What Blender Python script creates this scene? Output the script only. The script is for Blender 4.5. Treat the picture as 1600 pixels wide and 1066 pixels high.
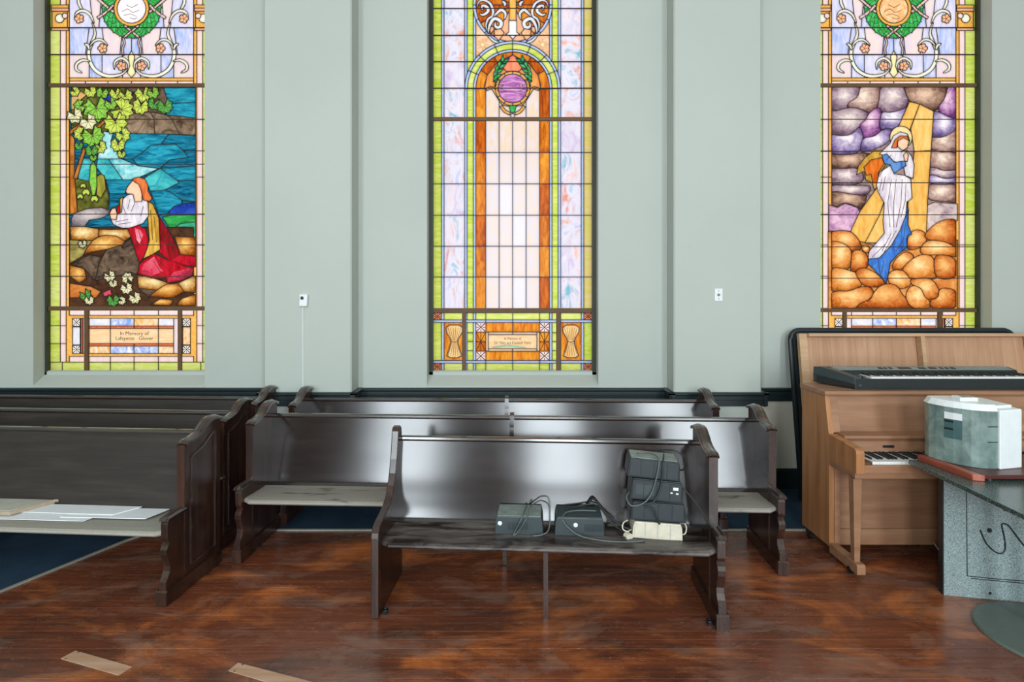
import bpy, bmesh, math, random
from mathutils import Vector, Matrix, geometry
random.seed(7)
for o in list(bpy.data.objects):
    bpy.data.objects.remove(o)
scn = bpy.context.scene
COL = scn.collection

# ------------------------------------------------------------------ camera, world, big lights, exposure
EYE = 1.85
F_PX = 900.0
cam_d = bpy.data.cameras.new('camera')
cam = bpy.data.objects.new('camera', cam_d)
COL.objects.link(cam)
cam.location = (0, 0, EYE)
cam.rotation_euler = (math.radians(90), 0, 0)
cam_d.sensor_width = 36.0
cam_d.lens = 36.0 * F_PX / 1600.0
cam_d.shift_y = -(533 - 452) / 1600.0
cam_d.shift_x = -1.0 / 1600.0
cam_d.clip_start = 0.05
scn.camera = cam

world = bpy.data.worlds.new('overcast_sky')
scn.world = world
world.use_nodes = True
bg = world.node_tree.nodes['Background']
bg.inputs[0].default_value = (0.97, 1.0, 1.0, 1)
bg.inputs[1].default_value = 1.06

def area_light(name, loc, rot, sx, sy, power, col):
    d = bpy.data.lights.new(name, 'AREA')
    d.shape = 'RECTANGLE'; d.size = sx; d.size_y = sy; d.energy = power; d.color = col
    o = bpy.data.objects.new(name, d); COL.objects.link(o)
    o.location = loc; o.rotation_euler = rot
    return o
# daylight through the three tall windows of the wall behind the camera (seen mirrored in the varnished pew backs)
BACK_Y = -6.0
for wx, nm in ((-3.65, 'window_back_left_offscreen'), (0.0, 'window_back_centre_offscreen'), (3.65, 'window_back_right_offscreen')):
    area_light(nm, (wx, BACK_Y - 0.085, 3.25), (math.radians(90), 0, 0), 1.46, 4.24, 330, (0.84, 0.94, 1.0))

vs = scn.view_settings
vs.view_transform = 'Standard'
vs.look = 'None'
vs.gamma = 1.0
vs.use_curve_mapping = False
vs.exposure = 0.22

# ------------------------------------------------------------------ helpers
def lin(c):
    out = []
    for v in c[:3]:
        v = v / 255.0
        out.append(v / 12.92 if v <= 0.04045 else ((v + 0.055) / 1.055) ** 2.4)
    return (out[0], out[1], out[2], 1.0)

class NT:
    def __init__(self, name):
        self.m = bpy.data.materials.new(name)
        self.m.use_nodes = True
        self.t = self.m.node_tree
        self.t.nodes.clear()
        self.out = self.n('ShaderNodeOutputMaterial')
    def n(self, typ, **kw):
        x = self.t.nodes.new(typ)
        for k, v in kw.items():
            setattr(x, k, v)
        return x
    def l(self, a, b):
        self.t.links.new(a, b)
    def coord(self, scale=(1, 1, 1), kind='Object', rnd=0.0):
        tc = self.n('ShaderNodeTexCoord')
        mp = self.n('ShaderNodeMapping')
        mp.inputs['Scale'].default_value = scale
        if kind == 'World':
            g = self.n('ShaderNodeNewGeometry')
            self.l(g.outputs['Position'], mp.inputs['Vector'])
        else:
            self.l(tc.outputs[kind], mp.inputs['Vector'])
        if rnd:
            oi = self.n('ShaderNodeObjectInfo')
            mu = self.n('ShaderNodeMath', operation='MULTIPLY'); mu.inputs[1].default_value = rnd
            self.l(oi.outputs['Random'], mu.inputs[0])
            va = self.n('ShaderNodeVectorMath', operation='ADD')
            self.l(mp.outputs[0], va.inputs[0]); self.l(mu.outputs[0], va.inputs[1])
            return va.outputs[0]
        return mp.outputs[0]
    def noise(self, vec, scale, detail=4, rough=0.55, dist=0.0):
        x = self.n('ShaderNodeTexNoise')
        x.inputs['Scale'].default_value = scale
        x.inputs['Detail'].default_value = detail
        x.inputs['Roughness'].default_value = rough
        x.inputs['Distortion'].default_value = dist
        self.l(vec, x.inputs['Vector'])
        return x.outputs['Fac']
    def ramp(self, fac, stops):
        r = self.n('ShaderNodeValToRGB')
        els = r.color_ramp.elements
        while len(els) > 1:
            els.remove(els[-1])
        els[0].position = stops[0][0]; els[0].color = stops[0][1]
        for p, c in stops[1:]:
            e = els.new(p); e.color = c
        self.l(fac, r.inputs[0])
        return r.outputs[0]
    def mix(self, fac, a, b, blend='MIX'):
        x = self.n('ShaderNodeMix', data_type='RGBA', blend_type=blend)
        for s, v in ((x.inputs[0], fac), (x.inputs[6], a), (x.inputs[7], b)):
            if hasattr(v, 'is_linked') or hasattr(v, 'links'):
                self.l(v, s)
            else:
                s.default_value = v
        return x.outputs[2]
    def principled(self, color, rough=0.5, spec=0.5, metal=0.0, bump=None, bump_s=0.2, bump_d=0.01, coat=0.0, coat_r=0.1):
        p = self.n('ShaderNodeBsdfPrincipled')
        for s, v in (('Base Color', color), ('Roughness', rough), ('Metallic', metal), ('Specular IOR Level', spec)):
            if hasattr(v, 'links'):
                self.l(v, p.inputs[s])
            else:
                p.inputs[s].default_value = v
        p.inputs['Coat Weight'].default_value = coat
        p.inputs['Coat Roughness'].default_value = coat_r
        if bump is not None:
            b = self.n('ShaderNodeBump')
            b.inputs['Strength'].default_value = bump_s
            b.inputs['Distance'].default_value = bump_d
            self.l(bump, b.inputs['Height'])
            self.l(b.outputs[0], p.inputs['Normal'])
        self.l(p.outputs[0], self.out.inputs[0])
        return self.m

W0, W1 = (0, 0, 0, 1), (1, 1, 1, 1)

def plain(name, c, rough=0.5, spec=0.5, metal=0.0, var=0.12, scale=18.0):
    t = NT(name)
    v = t.coord()
    f = t.noise(v, scale, 5, 0.6)
    c1 = lin(c)
    dk = tuple(x * (1 - var) for x in c1[:3]) + (1,)
    lt = tuple(min(1, x * (1 + var)) for x in c1[:3]) + (1,)
    col = t.ramp(f, [(0.3, dk), (0.7, lt)])
    return t.principled(col, rough, spec, metal)

def wood(name, c_dark, c_mid, c_light, rough=0.3, axis=0, spec=0.5, freq=3.0, coat=0.0, bump=0.03):
    t = NT(name)
    sc = [freq * 8, freq * 8, freq * 8]
    sc[axis] = freq * 0.7
    v = t.coord(tuple(sc), rnd=20.0)
    f = t.noise(v, 1.0, 6, 0.62, 0.15)
    v2 = t.coord((1.3, 1.3, 1.3), rnd=9.0)
    f2 = t.noise(v2, 1.2, 3)
    col = t.ramp(f, [(0.28, lin(c_dark)), (0.5, lin(c_mid)), (0.74, lin(c_light))])
    col = t.mix(t.ramp(f2, [(0.35, W0), (0.7, (0.55, 0.55, 0.55, 1))]), col, lin(c_dark))
    rr = t.ramp(f2, [(0.3, (rough * 0.9,) * 3 + (1,)), (0.7, (rough * 1.2,) * 3 + (1,))])
    return t.principled(col, rr, spec, 0, bump=f if bump else None, bump_s=bump, bump_d=0.002, coat=coat)

def dusty(name, base_dark, base, dust, lo, hi, rough=0.32, smear=(2.2, 9, 9)):
    """dark varnished wood under a film of dust with smears wiped through it"""
    t = NT(name)
    v = t.coord((2, 16, 16), rnd=5)
    g = t.noise(v, 2.0, 5)
    col = t.ramp(g, [(0.3, lin(base_dark)), (0.7, lin(base))])
    v2 = t.coord(smear, rnd=13)
    m = t.noise(v2, 1.0, 8, 0.66, 0.7)
    v3 = t.coord((60, 60, 60))
    fine = t.noise(v3, 1.5, 3)
    mask = t.ramp(m, [(lo, W0), (hi, W1)])
    dcol = t.ramp(fine, [(0.3, tuple(x * 0.85 for x in lin(dust)[:3]) + (1,)), (0.7, lin(dust))])
    c = t.mix(mask, col, dcol)
    r = t.ramp(mask, [(0, (rough, rough, rough, 1)), (1, (0.75, 0.75, 0.75, 1))])
    return t.principled(c, r, 0.5)

_glass = {}
def glass(c1, c2=None, kind='streak'):
    """opalescent glass sheet lit from behind by the sky"""
    key = (tuple(c1), tuple(c2) if c2 else None, kind)
    if key in _glass:
        return _glass[key]
    t = NT('glass_%d' % len(_glass))
    c2 = c2 or tuple(min(255, x * 1.12 + 10) for x in c1)
    if kind == 'orb':         # painted shading: pale heart, dark rim
        tc = t.n('ShaderNodeTexCoord')
        mp = t.n('ShaderNodeMapping'); mp.inputs['Location'].default_value = (-0.47, 0, -0.60); mp.inputs['Scale'].default_value = (1, 0, 1)
        t.l(tc.outputs['Generated'], mp.inputs['Vector'])
        ln = t.n('ShaderNodeVectorMath', operation='LENGTH'); t.l(mp.outputs[0], ln.inputs[0])
        nz = t.noise(t.coord((14, 14, 18), rnd=11.0), 1.0, 6, 0.65, 0.8)
        ma = t.n('ShaderNodeMath', operation='MULTIPLY_ADD'); ma.inputs[1].default_value = 0.75
        t.l(nz, ma.inputs[0]); t.l(ln.outputs['Value'], ma.inputs[2])
        mid = tuple((x * 0.5 + y * 0.5) for x, y in zip(c1, c2))
        col = t.ramp(ma.outputs[0], [(0.42, lin(c2)), (0.66, lin(mid)), (0.88, lin(c1)), (1.0, lin(tuple(x * 0.72 for x in c1)))])
        tr = t.n('ShaderNodeBsdfTranslucent'); t.l(col, tr.inputs[0]); t.l(tr.outputs[0], t.out.inputs[0])
        _glass[key] = t.m
        return t.m
    sc = {'streak': (26, 26, 7), 'swirl': (13, 13, 9), 'cloud': (9, 9, 11), 'marble': (7, 7, 3.6), 'fine': (40, 40, 40), 'hstreak': (6, 6, 30)}[kind]
    v = t.coord(sc, rnd=37.0)
    f = t.noise(v, 1.0, 6, 0.62, {'streak': 0.5, 'swirl': 1.5, 'cloud': 0.8, 'marble': 1.3, 'fine': 0.2, 'hstreak': 0.8}[kind])
    a, b = {'streak': (0.3, 0.68), 'swirl': (0.36, 0.62), 'cloud': (0.32, 0.66), 'marble': (0.3, 0.7), 'fine': (0.25, 0.75), 'hstreak': (0.36, 0.64)}[kind]
    if kind == 'marble':      # pale sheet with a vein of each colour
        base = (224, 216, 230)
        col = t.ramp(f, [(0.33, lin(c1)), (0.45, lin(base)), (0.55, lin(tuple(min(255, x + 10) for x in base))), (0.67, lin(c2))])
    else:
        col = t.ramp(f, [(a, lin(c1)), (b, lin(c2))])
    tr = t.n('ShaderNodeBsdfTranslucent')
    t.l(col, tr.inputs[0])
    gl = t.n('ShaderNodeBsdfGlossy')
    gl.inputs['Roughness'].default_value = 0.15
    mx = t.n('ShaderNodeMixShader')
    mx.inputs[0].default_value = 0.006
    t.l(tr.outputs[0], mx.inputs[1]); t.l(gl.outputs[0], mx.inputs[2])
    t.l(mx.outputs[0], t.out.inputs[0])
    _glass[key] = t.m
    return t.m

# ---- mesh helpers
def mesh_obj(name, bm, mat, parent=None, smooth=False, loc=None, rot=None, bevel=0.0):
    me = bpy.data.meshes.new(name)
    bm.normal_update()
    bm.to_mesh(me); bm.free()
    if isinstance(mat, (list, tuple)):
        for m in mat:
            me.materials.append(m)
    elif mat:
        me.materials.append(mat)
    if smooth:
        for p in me.polygons:
            p.use_smooth = True
    o = bpy.data.objects.new(name, me)
    COL.objects.link(o)
    if parent:
        o.parent = parent
    if loc: o.location = loc
    if rot: o.rotation_euler = rot
    if bevel:
        b = o.modifiers.new('bevel', 'BEVEL'); b.width = bevel; b.segments = 2; b.limit_method = 'ANGLE'
        b.angle_limit = math.radians(40)
    return o

def tag(o, label=None, cat=None, group=None, kind=None):
    if label: o['label'] = label
    if cat: o['category'] = cat
    if group: o['group'] = group
    if kind: o['kind'] = kind
    return o

def empty(name, loc=(0, 0, 0), rz=0.0):
    o = bpy.data.objects.new(name, None)
    COL.objects.link(o)
    o.location = loc; o.rotation_euler = (0, 0, rz)
    o.empty_display_size = 0.05
    return o

def box(bm, x0, x1, y0, y1, z0, z1):
    vs_ = [bm.verts.new(p) for p in ((x0, y0, z0), (x1, y0, z0), (x1, y1, z0), (x0, y1, z0),
                                     (x0, y0, z1), (x1, y0, z1), (x1, y1, z1), (x0, y1, z1))]
    for f in ((0, 3, 2, 1), (4, 5, 6, 7), (0, 1, 5, 4), (1, 2, 6, 5), (2, 3, 7, 6), (3, 0, 4, 7)):
        bm.faces.new([vs_[i] for i in f])
    return vs_

def bbox(*a):
    bm = bmesh.new(); box(bm, *a); return bm

def prism(bm, pts, axis, a, b):
    """extrude a 2-D outline along an axis from a to b ('x': pts=(y,z), 'y': pts=(x,z), 'z': pts=(x,y))"""
    def P(p, w):
        if axis == 'x': return (w, p[0], p[1])
        if axis == 'y': return (p[0], w, p[1])
        return (p[0], p[1], w)
    A = [bm.verts.new(P(p, a)) for p in pts]
    B = [bm.verts.new(P(p, b)) for p in pts]
    n = len(pts)
    fs = [bm.faces.new(A[::-1]), bm.faces.new(B)]
    for i in range(n):
        j = (i + 1) % n
        fs.append(bm.faces.new((A[i], A[j], B[j], B[i])))
    bmesh.ops.recalc_face_normals(bm, faces=fs)

def catmull(pts, n=6):
    P = [Vector(p) for p in pts]
    out = []
    for i in range(len(P) - 1):
        p0 = P[max(i - 1, 0)]; p1 = P[i]; p2 = P[i + 1]; p3 = P[min(i + 2, len(P) - 1)]
        for k in range(n):
            t = k / n
            out.append(0.5 * ((2 * p1) + (p2 - p0) * t + (2 * p0 - 5 * p1 + 4 * p2 - p3) * t * t + (3 * p1 - p0 - 3 * p2 + p3) * t ** 3))
    out.append(P[-1])
    return out

def tube(bm, pts, r, seg=8, smooth_n=6):
    P = catmull(pts, smooth_n) if smooth_n else [Vector(p) for p in pts]
    rings = []
    up = Vector((0, 0, 1))
    for i, p in enumerate(P):
        d = (P[min(i + 1, len(P) - 1)] - P[max(i - 1, 0)])
        if d.length < 1e-9: d = Vector((1, 0, 0))
        d.normalize()
        a = d.cross(up)
        if a.length < 0.1: a = d.cross(Vector((0, 1, 0)))
        a.normalize(); b = d.cross(a).normalized()
        rings.append([bm.verts.new(p + a * r * math.cos(2 * math.pi * k / seg) + b * r * math.sin(2 * math.pi * k / seg)) for k in range(seg)])
    for i in range(len(rings) - 1):
        for k in range(seg):
            k2 = (k + 1) % seg
            bm.faces.new((rings[i][k], rings[i][k2], rings[i + 1][k2], rings[i + 1][k]))
    bm.faces.new(rings[0][::-1]); bm.faces.new(rings[-1])

def lathe(bm, prof, seg=24, cx=0, cy=0):
    rings = []
    for r, z in prof:
        rings.append([bm.verts.new((cx + max(r, 1e-4) * math.cos(2 * math.pi * k / seg), cy + max(r, 1e-4) * math.sin(2 * math.pi * k / seg), z)) for k in range(seg)])
    for i in range(len(rings) - 1):
        for k in range(seg):
            k2 = (k + 1) % seg
            bm.faces.new((rings[i][k], rings[i][k2], rings[i + 1][k2], rings[i + 1][k]))
    bm.faces.new(rings[0][::-1]); bm.faces.new(rings[-1])

def sweep_profile(bm, path, prof):
    """sweep prof [(x offset, normal offset)] along path [(y,z)] lying in the yz plane"""
    n = len(path)
    rings = []
    for i, p in enumerate(path):
        a = path[max(i - 1, 0)]; b = path[min(i + 1, n - 1)]
        ty, tz = b[0] - a[0], b[1] - a[1]
        L = math.hypot(ty, tz) or 1
        ny, nz = -tz / L, ty / L
        rings.append([bm.verts.new((q[0], p[0] + ny * q[1], p[1] + nz * q[1])) for q in prof])
    m = len(prof); fs = []
    for i in range(n - 1):
        for k in range(m):
            k2 = (k + 1) % m
            fs.append(bm.faces.new((rings[i][k], rings[i][k2], rings[i + 1][k2], rings[i + 1][k])))
    fs.append(bm.faces.new(rings[0])); fs.append(bm.faces.new(rings[-1][::-1]))
    bmesh.ops.recalc_face_normals(bm, faces=fs)

# ------------------------------------------------------------------ materials
def wall_mat(name, c, stain=0.05):
    t = NT(name)
    v = t.coord((1, 1, 1), 'World')
    f1 = t.noise(v, 0.7, 4)
    f2 = t.noise(v, 6.0, 6, 0.6)
    base = lin(c)
    a = t.ramp(f1, [(0.35, tuple(x * 0.95 for x in base[:3]) + (1,)), (0.65, base)])
    st = t.ramp(f2, [(0.62, W0), (0.82, (0.16, 0.16, 0.16, 1))])
    col = t.mix(st, a, tuple(x * 0.72 for x in base[:3]) + (1,))
    return t.principled(col, 0.6, 0.3, 0, bump=t.noise(v, 45, 4), bump_s=0.12, bump_d=0.004)

M = {}
M['wall'] = wall_mat('painted_plaster', (187, 193, 185))
M['wall_low'] = wall_mat('lower_plaster', (208, 203, 188))
M['reveal'] = M['wall']
M['ceiling'] = wall_mat('ceiling_plaster', (225, 228, 222))
M['rail'] = plain('dark_green_paint', (30, 42, 44), 0.35, 0.5)
M['frame'] = plain('weathered_frame', (52, 56, 46), 0.5, 0.4)
M['lead'] = plain('lead', (58, 44, 38), 0.6, 0.3)
M['navy_lead'] = plain('navy_lead', (36, 44, 84), 0.6, 0.3)
M['mullion'] = plain('mullion_paint', (104, 78, 54), 0.6, 0.3)  # colour of the outer glazing frame's shadow on the glass
M['ink'] = plain('glass_paint', (92, 58, 40), 0.7, 0.2)
M['pew'] = wood('pew_wood', (22, 15, 13), (36, 24, 20), (52, 36, 30), 0.145, 0, 0.62, bump=0)
M['pew_dull'] = wood('dull_dusty_pew_wood', (38, 32, 29), (52, 45, 41), (66, 59, 54), 0.34, 0, 0.42, bump=0)
M['pew_end'] = wood('pew_end_wood', (32, 19, 15), (58, 36, 28), (84, 54, 42), 0.24, 2, 0.7, bump=0)
M['pew_cap'] = wood('pew_cap_wood', (32, 21, 17), (54, 37, 30), (78, 56, 46), 0.17, 1, 0.9, bump=0, coat=0.6)
M['pew_rail'] = wood('pew_rail_wood', (28, 20, 17), (46, 33, 28), (66, 50, 43), 0.17, 0, 0.9, bump=0, coat=0.6)
M['panelling'] = wood('back_panelling', (72, 64, 58), (88, 80, 74), (104, 96, 90), 0.5, 2, 0.4)  # unseen back wall, darkened to deepen contrast in the pew reflections
M['seat_a'] = dusty('seat_smeared_dust', (26, 19, 17), (44, 33, 30), (134, 124, 118), 0.42, 0.70, 0.3, (3.0, 9, 9))
M['seat_b'] = dusty('seat_heavy_dust', (30, 24, 22), (50, 42, 38), (160, 153, 143), 0.36, 0.45)
M['seat_c'] = dusty('seat_thick_dust', (60, 54, 50), (90, 84, 78), (168, 163, 151), 0.24, 0.34)
M['black'] = plain('black_plastic', (30, 36, 38), 0.45, 0.5)
M['charcoal'] = plain('charcoal_plastic', (58, 68, 70), 0.42, 0.5)
M['slate'] = plain('slate_plastic', (44, 52, 56), 0.4, 0.5)
M['grey_dusty'] = plain('dusty_plastic', (132, 142, 136), 0.6, 0.4, var=0.25)  # dust on the box lids, painted glare on the keyboard panel
M['beige'] = plain('beige_plastic', (214, 206, 186), 0.45, 0.5)
M['white'] = plain('white_plastic', (232, 236, 236), 0.35, 0.5, var=0.03)
M['cable'] = plain('cable_rubber', (34, 38, 38), 0.4, 0.5)
M['cable_grey'] = plain('grey_cable', (84, 92, 90), 0.3, 0.6)
M['paper'] = plain('paper', (236, 238, 240), 0.7, 0.2, var=0.03)
M['card'] = plain('cardboard', (176, 158, 136), 0.85, 0.2)
M['card_dust'] = plain('dusty_cardboard', (188, 184, 172), 0.9, 0.2)
M['oak'] = wood('piano_oak', (146, 96, 58), (176, 121, 78), (196, 143, 98), 0.4, 2, 0.4, 2.0)  # piano wood with the warm light on its sides put into the colour
M['walnut'] = wood('piano_front_veneer', (134, 94, 68), (158, 115, 86), (178, 137, 106), 0.42, 0, 0.45, 2.0)  # same piano wood, greyed for dust and for window sheen painted in
M['walnut_dark'] = wood('piano_lower_veneer', (72, 45, 32), (92, 60, 43), (110, 74, 54), 0.45, 2, 0.4, 2.0)
M['pine'] = wood('tan_panel_wood', (178, 134, 102), (198, 154, 122), (212, 170, 138), 0.6, 2, 0.3, 2.0)
M['pine_edge'] = wood('tan_edge_wood', (184, 146, 110), (206, 168, 132), (222, 188, 152), 0.55, 0, 0.3, 2.0)
M['ivory'] = plain('white_keys', (236, 236, 232), 0.25, 0.5, var=0.03)
M['metal'] = plain('bright_steel', (190, 192, 190), 0.25, 0.5, 1.0)
M['dark_metal'] = plain('dark_steel', (40, 42, 42), 0.4, 0.5, 0.6)
M['plate'] = plain('grey_base_plate', (96, 106, 98), 0.4, 0.5, var=0.08)
M['redwood'] = wood('red_board', (120, 48, 34), (168, 82, 58), (204, 128, 100), 0.3, 1, 0.6, 2.0)
M['redwood_dark'] = wood('dark_red_edge', (66, 30, 28), (88, 44, 40), (104, 60, 54), 0.35, 0, 0.5)
M['trim_metal'] = plain('carpet_trim', (172, 168, 156), 0.5, 0.5, 0.3)
M['patch'] = wood('bare_wood_patch', (170, 128, 100), (196, 158, 130), (208, 178, 154), 0.45, 0, 0.4)

def speckle(name, c1, c2, c3, rough):
    t = NT(name)
    v = t.coord((1, 1, 1))
    f = t.noise(v, 190, 2, 0.7)
    f2 = t.noise(v, 3.0, 4)
    col = t.ramp(f, [(0.36, lin(c1)), (0.5, lin(c2)), (0.66, lin(c3))])
    col = t.mix(t.ramp(f2, [(0.3, W0), (0.8, (0.35, 0.35, 0.35, 1))]), col, lin(c1))
    return t.principled(col, rough, 0.5)
M['granite'] = speckle('grey_speckled_laminate', (92, 108, 108), (142, 158, 158), (186, 198, 196), 0.4)
M['granite_dark'] = speckle('dark_speckled_laminate', (34, 48, 46), (62, 80, 76), (132, 148, 142), 0.22)

t = NT('blue_carpet')
v = t.coord((1, 1, 1), 'World')
col = t.ramp(t.noise(v, 160, 3, 0.7), [(0.3, lin((20, 34, 46))), (0.7, lin((50, 70, 90)))])
col = t.mix(t.ramp(t.noise(v, 2.0, 4), [(0.35, W0), (0.7, (0.5, 0.5, 0.5, 1))]), col, lin((58, 84, 106)))
M['carpet'] = t.principled(col, 0.95, 0.1, 0, bump=t.noise(v, 220, 2), bump_s=0.5, bump_d=0.006)

def floor_mat():
    t = NT('worn_red_brown_floorboards')
    v = t.coord((1, 1, 1), 'World')
    vg = t.coord((2.2, 42, 1), 'World')
    grain = t.noise(vg, 1.0, 6, 0.65, 0.3)
    patch = t.noise(t.coord((1.0, 1.9, 1), 'World'), 1.25, 5, 0.6, 0.8)
    col = t.ramp(grain, [(0.25, lin((94, 47, 30))), (0.5, lin((120, 63, 40))), (0.75, lin((146, 82, 53)))])
    orange = t.ramp(grain, [(0.25, lin((182, 94, 44))), (0.75, lin((212, 126, 68)))])
    dark = t.ramp(grain, [(0.25, lin((66, 40, 32))), (0.75, lin((94, 60, 48)))])
    col = t.mix(t.ramp(patch, [(0.5, W0), (0.66, (0.9, 0.9, 0.9, 1))]), col, orange)
    p2 = t.noise(t.coord((0.9, 2.2, 1), 'World'), 1.0, 6, 0.65, 1.0)
    col = t.mix(t.ramp(p2, [(0.49, W0), (0.64, (0.88, 0.88, 0.88, 1))]), col, dark)
    # dull grey scuffing where the varnish has worn off
    p3 = t.noise(t.coord((1.3, 3.2, 1), 'World'), 1.4, 8, 0.72, 0.5)
    scuff = t.ramp(p3, [(0.5, W0), (0.8, (0.55, 0.55, 0.55, 1))])
    col = t.mix(scuff, col, lin((172, 148, 132)))
    # fine scratches
    sv = t.coord((7, 60, 1), 'World')
    sc = t.noise(sv, 2.0, 3, 0.5, 2.5)
    scr = t.ramp(sc, [(0.66, W0), (0.70, (0.55, 0.55, 0.55, 1))])
    col = t.mix(scr, col, lin((198, 160, 130)))
    oi = t.n('ShaderNodeObjectInfo')
    tint = t.ramp(oi.outputs['Random'], [(0, (0.86, 0.86, 0.86, 1)), (1, (1.0, 1.0, 1.0, 1))])
    col = t.mix(1.0, col, tint, 'MULTIPLY')
    rough = t.ramp(p3, [(0.35, (0.19, 0.19, 0.19, 1)), (0.7, (0.36, 0.36, 0.36, 1))])
    return t.principled(col, rough, 0.8, 0, bump=grain, bump_s=0.06, bump_d=0.003)
M['floor'] = floor_mat()

# ------------------------------------------------------------------ room shell
WY = 5.34            # inner face of the window wall
GY = 5.52            # plane of the stained glass
PY = 5.11            # front of the pilasters
ZTOP = 5.6           # head of the windows
CEIL = 6.6
WX = (-3.65, 0.0, 3.65)
HALF = 0.80

def wall_x(bm, x0, x1, y0, y1, z0, z1, holes):
    cur = x0
    for (a, b, c, d) in sorted(holes):
        box(bm, cur, a, y0, y1, z0, z1)
        if c > z0: box(bm, a, b, y0, y1, z0, c)
        if d < z1: box(bm, a, b, y0, y1, d, z1)
        cur = b
    box(bm, cur, x1, y0, y1, z0, z1)

bm = bmesh.new()
wall_x(bm, -6.5, 6.5, WY, WY + 0.30, 0.82, CEIL, [(x - HALF, x + HALF, 0.945, ZTOP) for x in WX])
for f in bm.faces: f.material_index = 0
n0 = len(bm.faces)
box(bm, -6.5, 6.5, WY, WY + 0.30, 0.0, 0.82)
bm.faces.ensure_lookup_table()
for f in bm.faces[n0:]: f.material_index = 1
wall_front = tag(mesh_obj('wall_front', bm, [M['wall'], M['wall_low']]), kind='structure')
for s in (-1, 1):
    bm = bmesh.new()
    a, b = sorted((s * 1.43, s * 2.21))
    prism(bm, [(a, WY + 0.01), (a, PY + 0.012), (a + 0.012, PY), (b - 0.012, PY), (b, PY + 0.012), (b, WY + 0.01)], 'z', 0.0, CEIL)
    p = mesh_obj('pilaster', bm, M['wall'], wall_front)

# back and side walls with the tall windows the daylight comes through
def far_window(name, parent_wall, loc, rz):
    w = tag(empty(name, loc, rz), kind='structure')
    fr = bmesh.new()
    box(fr, -0.80, -0.74, -0.05, 0.05, 0, 4.4); box(fr, 0.74, 0.80, -0.05, 0.05, 0, 4.4)
    box(fr, -0.80, 0.80, -0.05, 0.05, 0, 0.06); box(fr, -0.80, 0.80, -0.05, 0.05, 4.34, 4.4)
    box(fr, -0.02, 0.02, -0.03, 0.03, 0.06, 4.34)
    for k in range(1, 6):
        box(fr, -0.74, 0.74, -0.03, 0.03, k * 0.733 - 0.015, k * 0.733 + 0.015)
    mesh_obj('window_frame', fr, M['frame'], w)
    for i in range(2):
        for k in range(6):
            bm = bmesh.new()
            x0 = -0.74 + i * 0.76; z0 = 0.06 + k * 0.713
            vs4 = [bm.verts.new(q) for q in ((x0, 0, z0), (x0 + 0.72, 0, z0), (x0 + 0.72, 0, z0 + 0.713), (x0, 0, z0 + 0.713))]
            bm.faces.new(vs4)
            mesh_obj('pane', bm, glass((214, 224, 232), (236, 240, 244)), w)
    return w
bm = bmesh.new()
wall_x(bm, -6.5, 6.5, BACK_Y - 0.3, BACK_Y, 0, CEIL, [(x - HALF, x + HALF, 1.05, 5.45) for x in WX])
tag(mesh_obj('wall_back', bm, M['panelling']), kind='structure')
for i, x in enumerate(WX):
    far_window('window_%d' % (4 + i), None, (x, BACK_Y - 0.15, 1.05), 0)
for s, nm in ((-1, 'wall_left'), (1, 'wall_right')):
    x0, x1 = sorted((s * 6.5, s * 6.8))
    tag(mesh_obj(nm, bbox(x0, x1, BACK_Y - 0.3, WY + 0.3, 0, CEIL), M['wall']), kind='structure')
tag(mesh_obj('ceiling', bbox(-6.8, 6.8, BACK_Y - 0.3, WY + 0.3, CEIL, CEIL + 0.2), M['ceiling']), kind='structure')

# floor: slab plus real boards where the photograph is near enough to show them
floor = tag(mesh_obj('floor', bbox(-6.8, 6.8, BACK_Y - 0.3, WY + 0.3, -0.12, -0.004), M['floor']), kind='structure')
BW = 0.076
row = 0
y = 1.9
plank_mesh = {}
while y < 4.36:
    x = -4.6 + random.uniform(-1.2, 0)
    while x < 4.6:
        L = random.choice((1.2, 1.6, 2.0, 2.4))
        key = L
        if key not in plank_mesh:
            bm = bmesh.new()
            g = 0.0006
            prism(bm, [(g, -0.02), (g, -0.0008), (g + 0.0012, 0), (BW - g - 0.0012, 0), (BW - g, -0.0008), (BW - g, -0.02)], 'x', g, L - g)
            me = bpy.data.meshes.new('floorboard'); bm.to_mesh(me); bm.free(); me.materials.append(M['floor'])
            plank_mesh[key] = me
        o = bpy.data.objects.new('floorboard', plank_mesh[key]); COL.objects.link(o)
        o.parent = floor
        o.location = (x, y, random.uniform(-0.0004, 0.0))
        x += L
    y += BW
    row += 1

# carpet
bm = bmesh.new()
CE = 4.42
cp = [(-6.48, 2.6), (-3.48, 2.6), (-3.13, 3.52), (-2.84, 4.237), (-2.72, CE), (6.48, CE), (6.48, WY - 0.024), (2.24, WY - 0.024), (2.24, PY - 0.024), (1.40, PY - 0.024), (1.40, WY - 0.024), (-1.40, WY - 0.024), (-1.40, PY - 0.024), (-2.24, PY - 0.024), (-2.24, WY - 0.024), (-6.48, WY - 0.024)]
prism(bm, cp, 'z', 0.0006, 0.006)
carpet = tag(mesh_obj('carpet', bm, M['carpet']), 'dark blue carpet laid along the wall under the rear pews', 'carpet')
bm = bmesh.new()
edge = [(-3.48, 2.6), (-3.13, 3.52), (-2.84, 4.237), (-2.72, CE), (6.48, CE)]
for (a, b) in zip(edge[:-1], edge[1:]):
    d = Vector((b[0] - a[0], b[1] - a[1])); n = Vector((d.y, -d.x)).normalized() * 0.016
    prism(bm, [(a[0] + n.x, a[1] + n.y), (b[0] + n.x, b[1] + n.y), (b[0] - n.x * 0.4, b[1] - n.y * 0.4), (a[0] - n.x * 0.4, a[1] - n.y * 0.4)], 'z', 0.0005, 0.009)
tag(mesh_obj('trim_1', bm, M['trim_metal']), kind='structure')

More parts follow.
